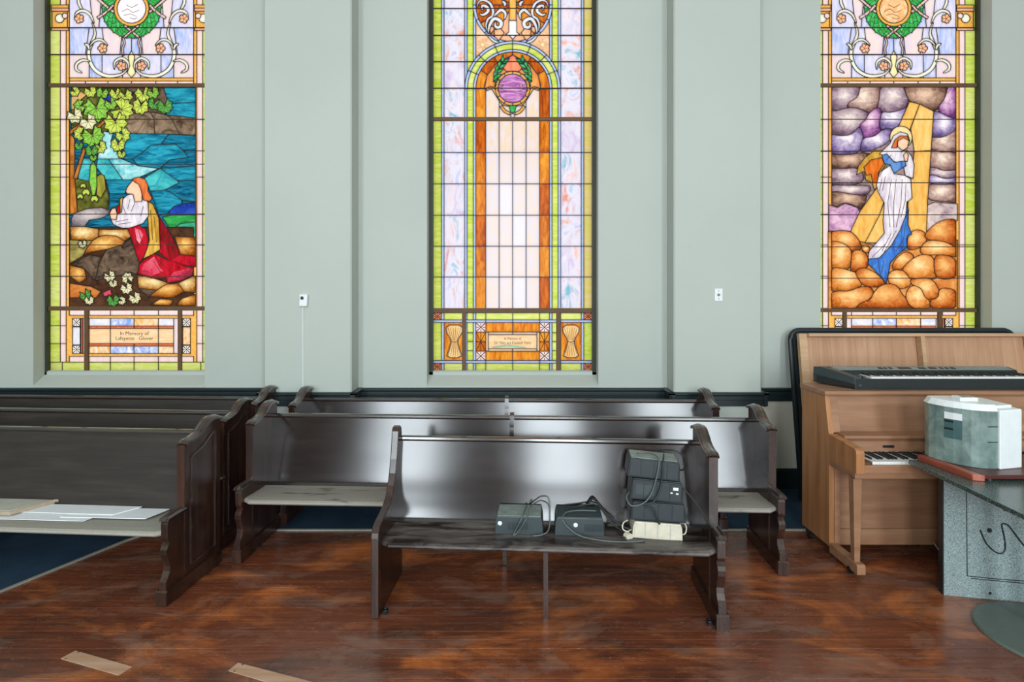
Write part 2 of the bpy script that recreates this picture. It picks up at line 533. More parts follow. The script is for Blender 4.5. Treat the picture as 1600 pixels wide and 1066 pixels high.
# chair rail and baseboard follow wall and pilasters
def run_molding(name, prof, mat):
    """prof: [(out, z)] swept along the wall line with its pilasters"""
    bm = bmesh.new()
    segs = []
    xs = [(-6.5, -2.21, WY), (-2.21, -1.43, PY), (-1.43, 1.43, WY), (1.43, 2.21, PY), (2.21, 6.5, WY)]
    for (a, b, yy) in xs:
        mx = max(o_ for o_, _ in prof) if yy == PY else 0
        prism(bm, [(yy - o_, z_) for o_, z_ in prof], 'x', a - mx, b + mx)
    for s in (-1, 1):
        for e in (1.43, 2.21):
            sg = -1 if e == 1.43 else 1
            mx = max(o_ for o_, _ in prof)
            bm2 = [(s * e + s * sg * o_, z_) for o_, z_ in prof]
            prism(bm, bm2, 'y', PY - mx, WY)
    return tag(mesh_obj(name, bm, mat), kind='structure')
run_molding('trim_2', [(0, 0.815), (0.022, 0.815), (0.022, 0.868), (0.030, 0.872), (0.030, 0.905), (0.045, 0.918), (0.045, 0.932), (0.035, 0.938), (0, 0.938)], M['rail'])
run_molding('baseboard_front', [(0, 0.0), (0.022, 0.0), (0.022, 0.165), (0.012, 0.19), (0, 0.19)], M['rail'])

# wall fittings
sen = tag(empty('wall_sensor', (-1.845, PY, 1.75)), 'small white wall sensor box with black round eye and cable below', 'sensor')
bm = bmesh.new(); prism(bm, [(-0.038, -0.052), (0.030, -0.052), (0.036, 0.055), (-0.036, 0.055)], 'y', -0.035, 0.0)
mesh_obj('housing', bm, M['white'], sen, bevel=0.006)
bm = bmesh.new(); lathe(bm, [(0.015, 0), (0.015, 0.004), (0.008, 0.006)], 16)
mesh_obj('eye', bm, M['black'], sen, loc=(-0.010, -0.034, 0.022), rot=(math.radians(90), 0, 0))
bm = bmesh.new(); tube(bm, [(-0.012, -0.008, -0.05), (-0.013, -0.006, -0.4), (-0.012, -0.006, -0.7), (-0.015, -0.006, -0.812)], 0.0045, 6, 3)
mesh_obj('cable', bm, M['white'], sen)
sw = tag(empty('wall_plate', (1.825, PY, 1.80)), 'small white wall plate with key switch on the pilaster', 'wall plate')
mesh_obj('plate', bbox(-0.035, 0.035, -0.008, 0.0, -0.055, 0.055), M['white'], sw, bevel=0.003)
bm = bmesh.new(); lathe(bm, [(0.013, 0), (0.013, 0.006), (0.006, 0.008)], 14)
mesh_obj('key_switch', bm, M['grey_dusty'], sw, loc=(0, -0.007, 0), rot=(math.radians(90), 0, 0))
for z in (-0.035, 0.035):
    bm = bmesh.new(); lathe(bm, [(0.004, 0), (0.004, 0.003)], 8)
    mesh_obj('screw', bm, M['dark_metal'], sw, loc=(0, -0.007, z), rot=(math.radians(90), 0, 0))

# ------------------------------------------------------------------ stained glass
S = GY / F_PX                     # metres per photo pixel at the glass
def WZ(v): return EYE - (v - 452.0) * S

def rect(u0, v0, u1, v1): return [(u0, v0), (u1, v0), (u1, v1), (u0, v1)]
def circ(cu, cv, r, n=28): return [(cu + r * math.cos(2 * math.pi * k / n), cv + r * math.sin(2 * math.pi * k / n)) for k in range(n)]
def ring_sector(cu, cv, r0, r1, a0, a1, n=6):
    A = [math.radians(a0 + (a1 - a0) * k / n) for k in range(n + 1)]
    return [(cu + r1 * math.cos(a), cv + r1 * math.sin(a)) for a in A] + [(cu + r0 * math.cos(a), cv + r0 * math.sin(a)) for a in A[::-1]]
def stroke(pts, w, taper=False):
    P = [Vector((p[0], p[1], 0)) for p in pts]
    P = catmull([(p.x, p.y, 0) for p in P], 4)
    Lf, Rt = [], []
    n = len(P)
    for i, p in enumerate(P):
        d = P[min(i + 1, n - 1)] - P[max(i - 1, 0)]
        d.normalize()
        nn = Vector((-d.y, d.x, 0))
        ww = w * (1 - 0.75 * abs(2 * i / (n - 1) - 1) ** 3) if taper else w
        Lf.append((p.x + nn.x * ww / 2, p.y + nn.y * ww / 2)); Rt.append((p.x - nn.x * ww / 2, p.y - nn.y * ww / 2))
    return Lf + Rt[::-1]
def star_leaf(cu, cv, r, n=7, ang=-90, spread=300, depth=0.45):
    pts = []
    for k in range(n):
        a = ang - spread / 2 + spread * k / (n - 1)
        rr = r * (1.0 - 0.18 * abs(k - (n - 1) / 2) / n)
        pts.append((cu + rr * math.cos(math.radians(a)), cv + rr * math.sin(math.radians(a))))
        if k < n - 1:
            a2 = a + spread / (n - 1) / 2
            pts.append((cu + r * depth * 1.5 * math.cos(math.radians(a2)), cv + r * depth * 1.5 * math.sin(math.radians(a2))))
    pts.append((cu - 0.1 * r * math.cos(math.radians(ang)), cv - 0.1 * r * math.sin(math.radians(ang))))
    return pts
def mirror(p): return [(-u, v) for u, v in p][::-1]

def rounded_poly(poly, grow=1.05, it=2):
    c = (sum(p[0] for p in poly) / len(poly), sum(p[1] for p in poly) / len(poly))
    P = [(c[0] + (p[0] - c[0]) * grow, c[1] + (p[1] - c[1]) * grow) for p in poly]
    for _ in range(it):
        Q = []
        for i in range(len(P)):
            a, b = P[i], P[(i + 1) % len(P)]
            Q += [(a[0] * 0.75 + b[0] * 0.25, a[1] * 0.75 + b[1] * 0.25), (a[0] * 0.25 + b[0] * 0.75, a[1] * 0.25 + b[1] * 0.75)]
        P = Q
    return P
_sh = [0]
def shaded(W, poly, mats, box_=None, off=(-0.06, -0.12), grow=1.06):
    """one rounded sheet of glass with painted shading: dark rim to pale heart"""
    _sh[0] += 1
    g = '+s%d' % _sh[0]
    P = rounded_poly(poly, grow)
    if box_: P = [(min(max(a, box_[0]), box_[1]), min(max(b, box_[2]), box_[3])) for a, b in P]
    us = [p[0] for p in P]; vs_ = [p[1] for p in P]
    c = (sum(us) / len(us), sum(vs_) / len(vs_)); w, h = max(us) - min(us), max(vs_) - min(vs_)
    W.add(P, mats[0], g)
    for k, m in enumerate(mats[1:]):
        f = (0.74, 0.46, 0.26)[k]
        o = ((k + 1) * 0.5)
        W.add([(c[0] + off[0] * w * o + (p[0] - c[0]) * f, c[1] + off[1] * h * o + (p[1] - c[1]) * f) for p in P], m, g)

class Window:
    def __init__(self):
        self.faces = []      # (poly, material, lead group)
        self.lines = []      # painted fold lines and veins
    def add(self, poly, mat, g=None):
        self.faces.append((poly, mat, g))
    def both(self, poly, mat, g=None):
        self.add(poly, mat, g); self.add(mirror(poly), mat, g)
    def line(self, pts, w=0.7): self.lines.append((pts, w))

    def build(self, idx, xc, label_bits, bars, vbars, lead_w=1.25, lead=M['lead']):
        root = tag(empty('window_%d' % idx, (xc, GY, 0)), kind='structure')
        verts, polys, vid = [], [], {}
        for poly, m, g in self.faces:
            ids = []
            for (a, b) in poly:
                k = (round(a, 2), round(b, 2))
                if k not in vid:
                    vid[k] = len(verts); verts.append(Vector(k))
                if not ids or ids[-1] != vid[k]:
                    ids.append(vid[k])
            if ids[0] == ids[-1]: ids.pop()
            # keep anticlockwise
            ar = sum(verts[ids[i]].x * verts[ids[(i + 1) % len(ids)]].y - verts[ids[(i + 1) % len(ids)]].x * verts[ids[i]].y for i in range(len(ids)))
            if ar < 0: ids = ids[::-1]
            polys.append(ids)
        cons = []
        for ids in polys:
            cons += [(ids[i], ids[(i + 1) % len(ids)]) for i in range(len(ids))]
        ov, oe, of, _, _, _ = geometry.delaunay_2d_cdt(verts, cons, [], 0, 0.02, False)
        def inside(pt, ids):
            r = False
            for i in range(len(ids)):
                p, q = verts[ids[i]], verts[ids[i - 1]]
                if (p.y > pt[1]) != (q.y > pt[1]) and pt[0] < (q.x - p.x) * (pt[1] - p.y) / (q.y - p.y) + p.x:
                    r = not r
            return r
        bbs = [(min(verts[i].x for i in d), max(verts[i].x for i in d), min(verts[i].y for i in d), max(verts[i].y for i in d)) for d in polys]
        top = []
        for f in of:
            cpt = (sum(ov[i].x for i in f) / len(f), sum(ov[i].y for i in f) / len(f))
            tp_ = -1
            for k in range(len(polys) - 1, -1, -1):
                b4 = bbs[k]
                if b4[0] <= cpt[0] <= b4[1] and b4[2] <= cpt[1] <= b4[3] and inside(cpt, polys[k]):
                    tp_ = k; break
            top.append(tp_)
        emap = {}
        for fi, f in enumerate(of):
            if top[fi] < 0: continue
            for i in range(len(f)):
                a, b = f[i], f[(i + 1) % len(f)]
                emap.setdefault((min(a, b), max(a, b)), []).append(fi)
        # connected regions of one sheet of glass
        reg = [-1] * len(of); regs = []
        for fi in range(len(of)):
            if top[fi] < 0 or reg[fi] >= 0: continue
            st = [fi]; reg[fi] = len(regs); cur = []
            while st:
                q = st.pop(); cur.append(q)
                f = of[q]
                for i in range(len(f)):
                    a, b = f[i], f[(i + 1) % len(f)]
                    for h in emap[(min(a, b), max(a, b))]:
                        g1, g2 = self.faces[top[h]][2] if top[h] >= 0 else None, self.faces[top[fi]][2]
                        if reg[h] < 0 and top[h] >= 0 and (top[h] == top[fi] or (g1 and g1 == g2 and g1[0] == '+')):
                            reg[h] = len(regs); st.append(h)
            regs.append(cur)
        def area(tris):
            s = 0
            for q in tris:
                f = of[q]; p = [ov[i] for i in f]
                for i in range(1, len(p) - 1):
                    s += abs((p[i] - p[0]).cross(p[i + 1] - p[0])) / 2
            return s
        order = sorted(range(len(regs)), key=lambda r: -area(regs[r]))
        small = bmesh.new(); nsmall = 0; small_mats = []
        for rank, r in enumerate(order):
            a = area(regs[r])
            if a < 0.15: continue
            mats_ = []
            for q in regs[r]:
                if self.faces[top[q]][1] not in mats_: mats_.append(self.faces[top[q]][1])
            big = rank < 298 and a > 14
            bm = bmesh.new() if big else small
            dy = random.uniform(-0.0006, 0.0006)
            yf = -0.003 + dy
            vm = {}
            def V(i, yy):
                k = (i, yy)
                if k not in vm:
                    p = ov[i]
                    vm[k] = bm.verts.new((p.x * S, yy, WZ(p.y)))
                return vm[k]
            mi = 0
            if not big:
                for m in mats_:
                    if m not in small_mats: small_mats.append(m)
                nsmall += 1
            for q in regs[r]:
                f = of[q]
                mi = (mats_ if big else small_mats).index(self.faces[top[q]][1])
                try:
                    ff = bm.faces.new([V(i, yf) for i in f]); ff.material_index = mi
                except ValueError:
                    pass
                for i in range(len(f)):
                    a_, b_ = f[i], f[(i + 1) % len(f)]
                    nb = [h for h in emap[(min(a_, b_), max(a_, b_))] if h != q]
                    if not nb or reg[nb[0]] != r:
                        try:
                            ff = bm.faces.new((V(a_, yf), V(a_, 0.003), V(b_, 0.003), V(b_, yf))); ff.material_index = mi
                        except ValueError:
                            pass
            if big:
                mesh_obj('pane', bm, mats_, root)
        if nsmall:
            o = mesh_obj('small_panes', small, small_mats, root); o['kind'] = 'stuff'
        else:
            small.free()
        # lead cames along every joint between two sheets
        bm = bmesh.new()
        hw = lead_w * S / 2
        def came(p, q, hw, y0, y1):
            d = Vector((q[0] - p[0], q[1] - p[1]))
            if d.length < 1e-7: return
            d.normalize(); n = Vector((-d.y, d.x)) * hw; e = d * hw * 0.45
            c = [(p[0] - e.x + n.x, p[1] - e.y + n.y), (q[0] + e.x + n.x, q[1] + e.y + n.y), (q[0] + e.x - n.x, q[1] + e.y - n.y), (p[0] - e.x - n.x, p[1] - e.y - n.y)]
            B = [bm.verts.new((a, y1, b)) for a, b in c]
            k = 0.5
            c2 = [(p[0] - e.x + n.x * k, p[1] - e.y + n.y * k), (q[0] + e.x + n.x * k, q[1] + e.y + n.y * k), (q[0] + e.x - n.x * k, q[1] + e.y - n.y * k), (p[0] - e.x - n.x * k, p[1] - e.y - n.y * k)]
            T = [bm.verts.new((a, y0, b)) for a, b in c2]
            fs = [bm.faces.new(T)]
            for i in range(4):
                fs.append(bm.faces.new((B[i], B[(i + 1) % 4], T[(i + 1) % 4], T[i])))
        for (a, b), fl in emap.items():
            if len(fl) == 2:
                t1, t2 = top[fl[0]], top[fl[1]]
                if reg[fl[0]] == reg[fl[1]]: continue
                g1, g2 = self.faces[t1][2], self.faces[t2][2]
                if g1 is not None and g1 == g2: continue
                came((ov[a].x * S, WZ(ov[a].y)), (ov[b].x * S, WZ(ov[b].y)), hw, -0.0075, 0.004)
        bmesh.ops.recalc_face_normals(bm, faces=bm.faces)
        mesh_obj('lead_came', bm, lead, root)
        if self.lines:
            bm = bmesh.new()
            for pts, w in self.lines:
                for p, q in zip(pts[:-1], pts[1:]):
                    came((p[0] * S, WZ(p[1])), (q[0] * S, WZ(q[1])), w * S / 2, -0.0046, -0.002)
            bmesh.ops.recalc_face_normals(bm, faces=bm.faces)
            mesh_obj('painted_lines', bm, M['ink'], root)
        # saddle bars, and brown bars standing in for the outer frame's shadow
        for (u0, u1, v, w) in bars:
            bm = bmesh.new(); box(bm, u0 * S, u1 * S, -0.03 if w > 3 else -0.016, -0.006, WZ(v + w / 2), WZ(v - w / 2))
            mesh_obj('saddle_bar', bm, M['mullion'] if w > 3 else M['lead'], root)
        for (u, v0, v1, w) in vbars:
            bm = bmesh.new(); box(bm, (u - w / 2) * S, (u + w / 2) * S, -0.028, -0.006, WZ(v1), WZ(v0))
            mesh_obj('mullion', bm, M['mullion'], root)
        # iron frame round the glass
        bm = bmesh.new()
        ue = self.ue * S
        zb, zt = WZ(578), ZTOP
        for s in (-1, 1):
            a, b = sorted((s * (ue - 0.004), s * HALF))
            box(bm, a, b, -0.05, 0.05, zb - 0.04, zt)
        box(bm, -HALF, HALF, -0.03, 0.05, zt - 0.05, zt)
        mesh_obj('frame', bm, M['frame'], root)
        # plaster sill
        bm = bmesh.new()
        prism(bm, [(WY - GY - 0.004, 0.94), (WY - GY - 0.004, 0.955), (-0.05, 1.035), (-0.05, 1.062), (-0.035, 1.074), (0.09, 1.078), (0.09, 0.94)], 'x', -HALF, HALF)
        mesh_obj('sill', bm, M['reveal'], root)
        for s in (-1, 1):
            a, b = sorted((s * HALF, s * (HALF - 0.006)))
            mesh_obj('jamb_lining', bbox(a, b, WY - GY + 0.001, -0.05, 0.95, ZTOP), M['reveal'], root)
        return root

# colours read from the glass
YG = glass((206, 220, 92), (232, 234, 150), 'hstreak'); YG2 = glass((190, 212, 64), (226, 230, 126), 'hstreak')
PK = glass((246, 208, 208), (250, 226, 220)); OR = glass((244, 160, 62), (252, 204, 110), 'fine')
LAV = [glass((196, 200, 236), (240, 228, 238)), glass((150, 176, 232), (228, 222, 240)), glass((226, 206, 226), (246, 222, 206))]
CRM = glass((248, 244, 216), (252, 250, 236), 'fine'); FLW = glass((246, 168, 122), (252, 198, 158), 'fine')
FLR = glass((244, 228, 150), (250, 240, 196), 'fine'); GRN = [glass((44, 176, 84), (110, 220, 136), 'fine'), glass((20, 156, 62), (84, 206, 110), 'fine')]
RIB = glass((246, 196, 190), (250, 224, 216), 'fine'); RED = glass((232, 84, 48), (246, 150, 96), 'fine')
MARB = [glass((214, 218, 240), (246, 236, 232), 'swirl'), glass((246, 170, 84), (250, 228, 196), 'swirl'), glass((120, 160, 232), (246, 240, 240), 'swirl')]
TAN = glass((244, 196, 142), (248, 216, 176), 'hstreak'); WHT = glass((246, 240, 236), (252, 250, 246), 'fine')
BLUE = glass((176, 200, 244), (214, 226, 250), 'fine')
COLM = [glass((236, 150, 130), (140, 190, 214), 'marble'), glass((120, 186, 206), (240, 176, 150), 'marble'), glass((214, 190, 226), (246, 196, 180), 'marble'), glass((240, 166, 120), (190, 196, 232), 'marble')]
BRN = [glass((176, 68, 12), (240, 150, 44)), glass((200, 88, 14), (248, 170, 56)), glass((146, 48, 8), (226, 118, 30))]
PALE = [glass((222, 216, 232), (240, 216, 196)), glass((226, 222, 236), (234, 224, 226)), glass((240, 206, 158), (230, 220, 232))]

# ---- border, scroll panel and memorial panel shared by the two picture windows
VTOP = 452 - (ZTOP - EYE) / S * -1 * -1
VTOP = 452 - (ZTOP - EYE) / S      # photo-scale height of the window head
def side_window(medal):
    W = Window(); W.ue = 127
    rows = [VTOP, -120, -76, -32, 47, 86, 134, 187, 236, 277, 335, 383, 432, 482, 509, 537, 566]
    for i in range(len(rows) - 1):
        a, b = rows[i], rows[i + 1]
        W.both(rect(-127, a, -111, b), YG2 if i % 2 else YG)
        W.both(rect(-111, a, -102, b), PK)
        W.both(rect(-102, a, -97, b), OR)
    # capital on the green column
    W.both(rect(-125, 8, -98, 13), OR); W.both(rect(-125, 13, -98, 18), FLW)
    W.both(rect(-124, 18, -100, 44), OR); W.both(circ(-112, 29, 7, 12), CRM); W.both(circ(-104, 25, 4.5, 10), PK)
    W.both(rect(-125, 44, -98, 48), FLW)
    # scroll field
    cx = lambda x: x / 5.61 - 145.0
    cy = lambda y: y / 5.61
    def C(*a): return [(cx(a[i]), cy(a[i + 1])) for i in range(0, len(a), 2)]
    us = [-97, -66, -46, -14, 0]
    vv = [VTOP, -110, -60, -14, 44, 86, 122]
    for j in range(len(vv) - 1):
        for i in range(4):
            j0 = [0, 6, -5, 4, 0][i] * (1 if j % 2 else -1); j1 = [0, 6, -5, 4, 0][i + 1] * (1 if j % 2 else -1)
            W.both([(us[i], vv[j]), (us[i + 1], vv[j]), (us[i + 1] + (j1 if j < 5 and i < 3 else 0), vv[j + 1]), (us[i] + (j0 if j < 5 and i else 0), vv[j + 1])], LAV[(i * 2 + j) % 3])
    for pts, w in (([360, -60, 350, 20, 385, 95], 26), ([470, 200, 495, 290, 470, 370, 440, 450, 450, 540, 500, 620, 600, 668, 720, 655, 785, 600], 32),
                   ([320, 165, 335, 115, 390, 95, 450, 130, 485, 205], 26), ([445, 410, 490, 360, 550, 352, 605, 400], 22),
                   ([664, 610, 668, 545, 730, 512, 788, 560, 780, 640], 24), ([450, 540, 390, 528, 335, 560, 330, 610, 380, 640], 26), ([400, 385, 430, 400, 445, 440], 24)):
        W.both(stroke(C(*pts), w / 5.61, True), CRM)
    for fx, fy in ((355, 165), (560, 425), (725, 580)):
        c = (cx(fx), cy(fy))
        pet = [(c[0] + (7.6 if k % 3 else 6.0) * math.cos(k * math.pi * 2 / 15), c[1] + (7.6 if k % 3 else 6.0) * math.sin(k * math.pi * 2 / 15)) for k in range(15)]
        W.both(pet, FLW)
        for sgn in (1, -1):
            for k in range(5):
                a = k * 2 * math.pi / 5
                W.line([(sgn * (c[0]), c[1]), (sgn * (c[0] + 6.5 * math.cos(a)), c[1] + 6.5 * math.sin(a))], 0.7)
    W.add(C(813, 445, 842, 500, 828, 580, 850, 640, 813, 683, 776, 640, 798, 580, 784, 500), FLR)
    W.both(stroke(C(738, 330, 752, 380, 735, 430, 742, 490), 3.0), RIB)
    # wreath of leaves round the medallion
    cu, cv = 0.0, 14.0
    W.add(circ(cu, cv, 46, 36), GRN[1], 'wr')
    for r0, r1, n, ph in ((28, 38.5, 22, 0), (37, 47.5, 26, 0.5)):
        for k in range(n):
            a = (k + ph) * 2 * math.pi / n
            da = 2 * math.pi / n
            sg = 1 if math.cos(a) > 0 else -1
            P = [(r0, -0.1), ((r0 + r1) / 2 - 1, -0.52), (r1, 0.35), ((r0 + r1) / 2 + 1, 0.5)]
            poly = [(cu + r * math.cos(a + q * da * sg), cv + r * math.sin(a + q * da * sg)) for r, q in P]
            W.add(poly, GRN[(k + (r0 > 30)) % 2], 'wr'); W.line(poly + poly[:1], 0.6)
    W.add(circ(cu, cv, 27.5, 32), OR)
    W.add(circ(cu, cv, 22.5, 32), medal)
    for q in (((-15, 4), (-6, 0), (2, 6), (12, 2)), ((-12, 10), (-2, 8), (8, 12)), ((-8, -6), (0, -2), (10, -7)), ((-3, 14), (4, 16), (9, 14))):
        W.line([(cu + a_, cv + b_) for a_, b_ in q], 0.7)
    W.both(stroke(C(505, -20, 580, 45, 660, 110), 4.2), RIB); W.both(stroke(C(515, 160, 590, 110, 655, 45), 4.2), RIB)
    W.both(stroke(C(750, 225, 813, 275, 880, 330), 3.6), RIB)
    # moulding under the scroll field
    W.add(rect(-97, 122, 97, 127), OR)
    for a, b in ((-97, -72), (-72, -37), (-37, 0), (0, 38), (38, 72), (72, 97)):
        W.add(rect(a, 127, b, 134), PK)
    # memorial panel
    W.add(rect(-102, 482, 102, 566), OR)
    us = [-97, -66, -33, 4, 42, 76, 97]
    for a, b in zip(us[:-1], us[1:]):
        W.add(rect(a, 484, b, 493), PK); W.add(rect(a, 557, b, 566), PK)
    for a, b in ((-127, -108), (-108, -66), (-66, -33), (-33, 4), (4, 42), (42, 76), (76, 108), (108, 127)):
        W.add(rect(a, 566, b, 579), YG)
    mus = [-66, -33, 4, 42, 76]
    for i, (a, b) in enumerate(zip(mus[:-1], mus[1:])):
        W.add(rect(a, 497.5, b, 509.5), MARB[(i * 2) % 3 if i != 2 else 1])
        W.add(rect(a, 541, b, 552.5), MARB[(1, 2, 2, 1)[i]])
        W.add(rect(a, 509.5, b, 513.5), RED); W.add(rect(a, 537, b, 541), RED)
    W.add(rect(-66, 513.5, -33, 537), TAN); W.add(rect(-33, 513.5, 42, 537), TAN); W.add(rect(42, 513.5, 76, 537), TAN)
    for s in (-1, 1):
        def Q(a, b, c, d): return rect(a, b, c, d) if s < 0 else rect(-c, b, -a, d)
        W.add(Q(-92, 497.5, -80, 510), WHT); W.add(Q(-92, 540, -80, 552.5), WHT); W.add(Q(-92, 511, -80, 539), MARB[0] if s < 0 else MARB[1])
        W.add(Q(-79, 497.5, -76, 552.5), RED); W.add(Q(-75.5, 497.5, -66, 552.5), LAV[2])
        for vc in (503.75, 546.25):
            uc = s * 86
            for du, dv in ((5, 5), (5, -5)):
                W.line([(uc - du, vc - dv), (uc + du, vc + dv)], 1.2)
            for du, dv in ((0, 5), (5, 0)):
                W.line([(uc + du * 0.55, vc + dv * 0.55), (uc + du, vc + dv)], 1.0); W.line([(uc - du * 0.55, vc - dv * 0.55), (uc - du, vc - dv)], 1.0)
    return W

def text_part(body, size, loc, parent, mat, sx=1.0):
    cu = bpy.data.curves.new('lettering', 'FONT')
    cu.body = body; cu.size = size; cu.align_x = 'CENTER'; cu.align_y = 'CENTER'; cu.extrude = 0.0004
    cu.resolution_u = 3; cu.space_line = 0.95
    tmp = bpy.data.objects.new('lettering', cu); COL.objects.link(tmp)
    dg = bpy.context.evaluated_depsgraph_get(); dg.update()
    me = bpy.data.meshes.new_from_object(tmp.evaluated_get(dg))
    bpy.data.objects.remove(tmp)
    me.materials.clear(); me.materials.append(mat)
    o = bpy.data.objects.new('lettering', me); COL.objects.link(o)
    o.parent = parent; o.location = loc; o.rotation_euler = (math.radians(90), 0, 0); o.scale = (sx, 1, 1)
    return o

# ---- window 1: landscape with a kneeling robed figure
W1_ = side_window(glass((246, 226, 232), (252, 244, 246), 'swirl'))
def A(*a): return [(a[i] / 5.329 - 145.0, 130 + a[i + 1] / 5.329) for i in range(0, len(a), 2)]
def B(*a): return [(a[i] / 5.329 - 145.0, 300 + a[i + 1] / 5.329) for i in range(0, len(a), 2)]
tealA = glass((10, 96, 128), (48, 168, 192), 'hstreak'); tealB = glass((4, 62, 92), (36, 140, 170), 'hstreak')
tealL = glass((40, 176, 190), (196, 238, 236), 'cloud'); tealG = glass((8, 132, 150), (90, 206, 206), 'cloud')
brnD = glass((40, 30, 24), (128, 104, 84), 'cloud'); brnM = glass((70, 52, 38), (168, 142, 116), 'cloud'); oliv = glass((44, 44, 18), (120, 122, 50), 'cloud')
leafY = glass((150, 190, 40), (234, 238, 120), 'fine'); leafG = glass((60, 160, 40), (180, 224, 96), 'fine'); leafD = glass((36, 122, 50), (120, 196, 90), 'fine'); leafC = glass((220, 216, 150), (246, 240, 206), 'fine')
bark = glass((150, 78, 22), (222, 140, 60)); skin = glass((246, 190, 150), (250, 216, 186), 'fine'); hair = glass((214, 92, 40), (240, 140, 80)); robeW = glass((196, 182, 202), (250, 242, 240), 'streak')
robeR = glass((150, 8, 24), (212, 30, 50)); robeD = glass((104, 10, 16), (160, 26, 34)); robeP = glass((214, 60, 84), (244, 150, 164), 'orb'); gold = glass((178, 122, 30), (238, 196, 92))
rockT = glass((180, 118, 50), (250, 226, 166), 'orb'); rockO = glass((168, 92, 30), (246, 196, 110), 'orb'); rockG = glass((136, 124, 128), (206, 192, 190), 'orb'); navy = glass((20, 40, 130), (50, 90, 200), 'cloud'); hillG = glass((10, 110, 60), (70, 190, 90), 'hstreak')
W = W1_
W.add(rect(-97, 134, 97, 482), tealB)
W.add(A(270, 40, 720, 40, 720, 300, 540, 420, 270, 420), oliv)
W.add(A(1040, 40, 1306, 40, 1306, 160, 1080, 170), tealA); W.add(A(1080, 170, 1306, 160, 1306, 290, 1060, 270), tealA)
W.add(A(720, 40, 1040, 40, 1080, 170, 1060, 260, 930, 240, 800, 250, 720, 300), brnD)
W.add(A(700, 300, 800, 250, 930, 240, 960, 300, 965, 425, 720, 420), brnM); W.add(A(930, 240, 1060, 265, 1110, 300, 1170, 425, 965, 425, 960, 300), brnM)
W.add(A(1060, 265, 1306, 290, 1306, 435, 1170, 425, 1110, 300), brnM)
W.add(A(720, 420, 1080, 425, 1020, 510, 930, 520, 850, 590, 780, 632, 700, 632), tealA)
W.add(A(1080, 425, 1306, 435, 1306, 560, 1200, 560, 1140, 510, 1020, 510), tealB)
W.add(A(780, 632, 850, 590, 930, 520, 1020, 510, 1140, 510, 1200, 560, 1250, 620, 1090, 640, 1010, 710, 830, 690), tealA)
W.add(A(1200, 560, 1306, 560, 1306, 690, 1010, 710, 1090, 640, 1250, 620), tealB)
W.add(A(1010, 710, 1306, 690, 1306, 810, 1150, 810), tealA); W.add(A(1010, 710, 1150, 810, 1170, 830, 1050, 890, 930, 900, 880, 790), tealG)
W.add(A(1150, 810, 1306, 810, 1306, 990, 1190, 975, 1100, 910, 1050, 890, 1170, 830), tealB); W.add(A(930, 900, 1050, 890, 1100, 910, 1190, 975, 1190, 1060, 1000, 1100), tealA)
W.add(A(540, 400, 620, 420, 600, 490, 690, 632, 580, 632, 490, 632, 500, 560), tealL); W.add(A(490, 632, 580, 632, 700, 805, 560, 805, 480, 700), tealG)
W.add(A(580, 632, 690, 632, 830, 690, 1000, 712, 850, 780, 790, 805, 700, 805), tealL)
W.add(A(560, 805, 790, 805, 740, 860, 720, 920, 590, 920), tealA); W.add(A(590, 920, 730, 920, 790, 950, 690, 1010, 570, 1060), tealB)
W.add(A(330, 610, 450, 640, 480, 700, 420, 820, 330, 800), tealG)
W.add(A(300, 790, 420, 820, 500, 760, 545, 770, 575, 900, 590, 1000, 570, 1080, 340, 1090, 300, 1040), oliv)
W.add(A(420, 820, 430, 690, 455, 650, 482, 700, 485, 860, 470, 935, 445, 935), leafG); W.add(A(485, 780, 515, 755, 548, 775, 560, 880, 520, 960, 480, 930, 485, 860), glass((110, 110, 30), (180, 170, 70)))
for q in ((370, 860, 26), (395, 915, 34), (345, 950, 28), (465, 970, 34)):
    W.add(star_leaf(q[0] / 5.329 - 145, 130 + q[1] / 5.329, q[2] / 5.0, 6, -90, 280, 0.55), leafY)
W.add(A(258, 400, 300, 470, 300, 780, 325, 1090, 258, 1090), bark); W.add(A(290, 790, 370, 540, 400, 540, 320, 800), bark)
W.add(A(258, 395, 560, 190, 575, 215, 430, 320, 300, 400, 258, 440), bark); W.add(A(470, 370, 540, 310, 560, 320, 490, 390), bark); W.add(A(270, 60, 340, 60, 400, 100, 330, 160, 320, 220, 270, 220), glass((206, 150, 80), (232, 190, 126)))
W.add(A(540, 110, 600, 95, 625, 130, 590, 170, 545, 165), navy)
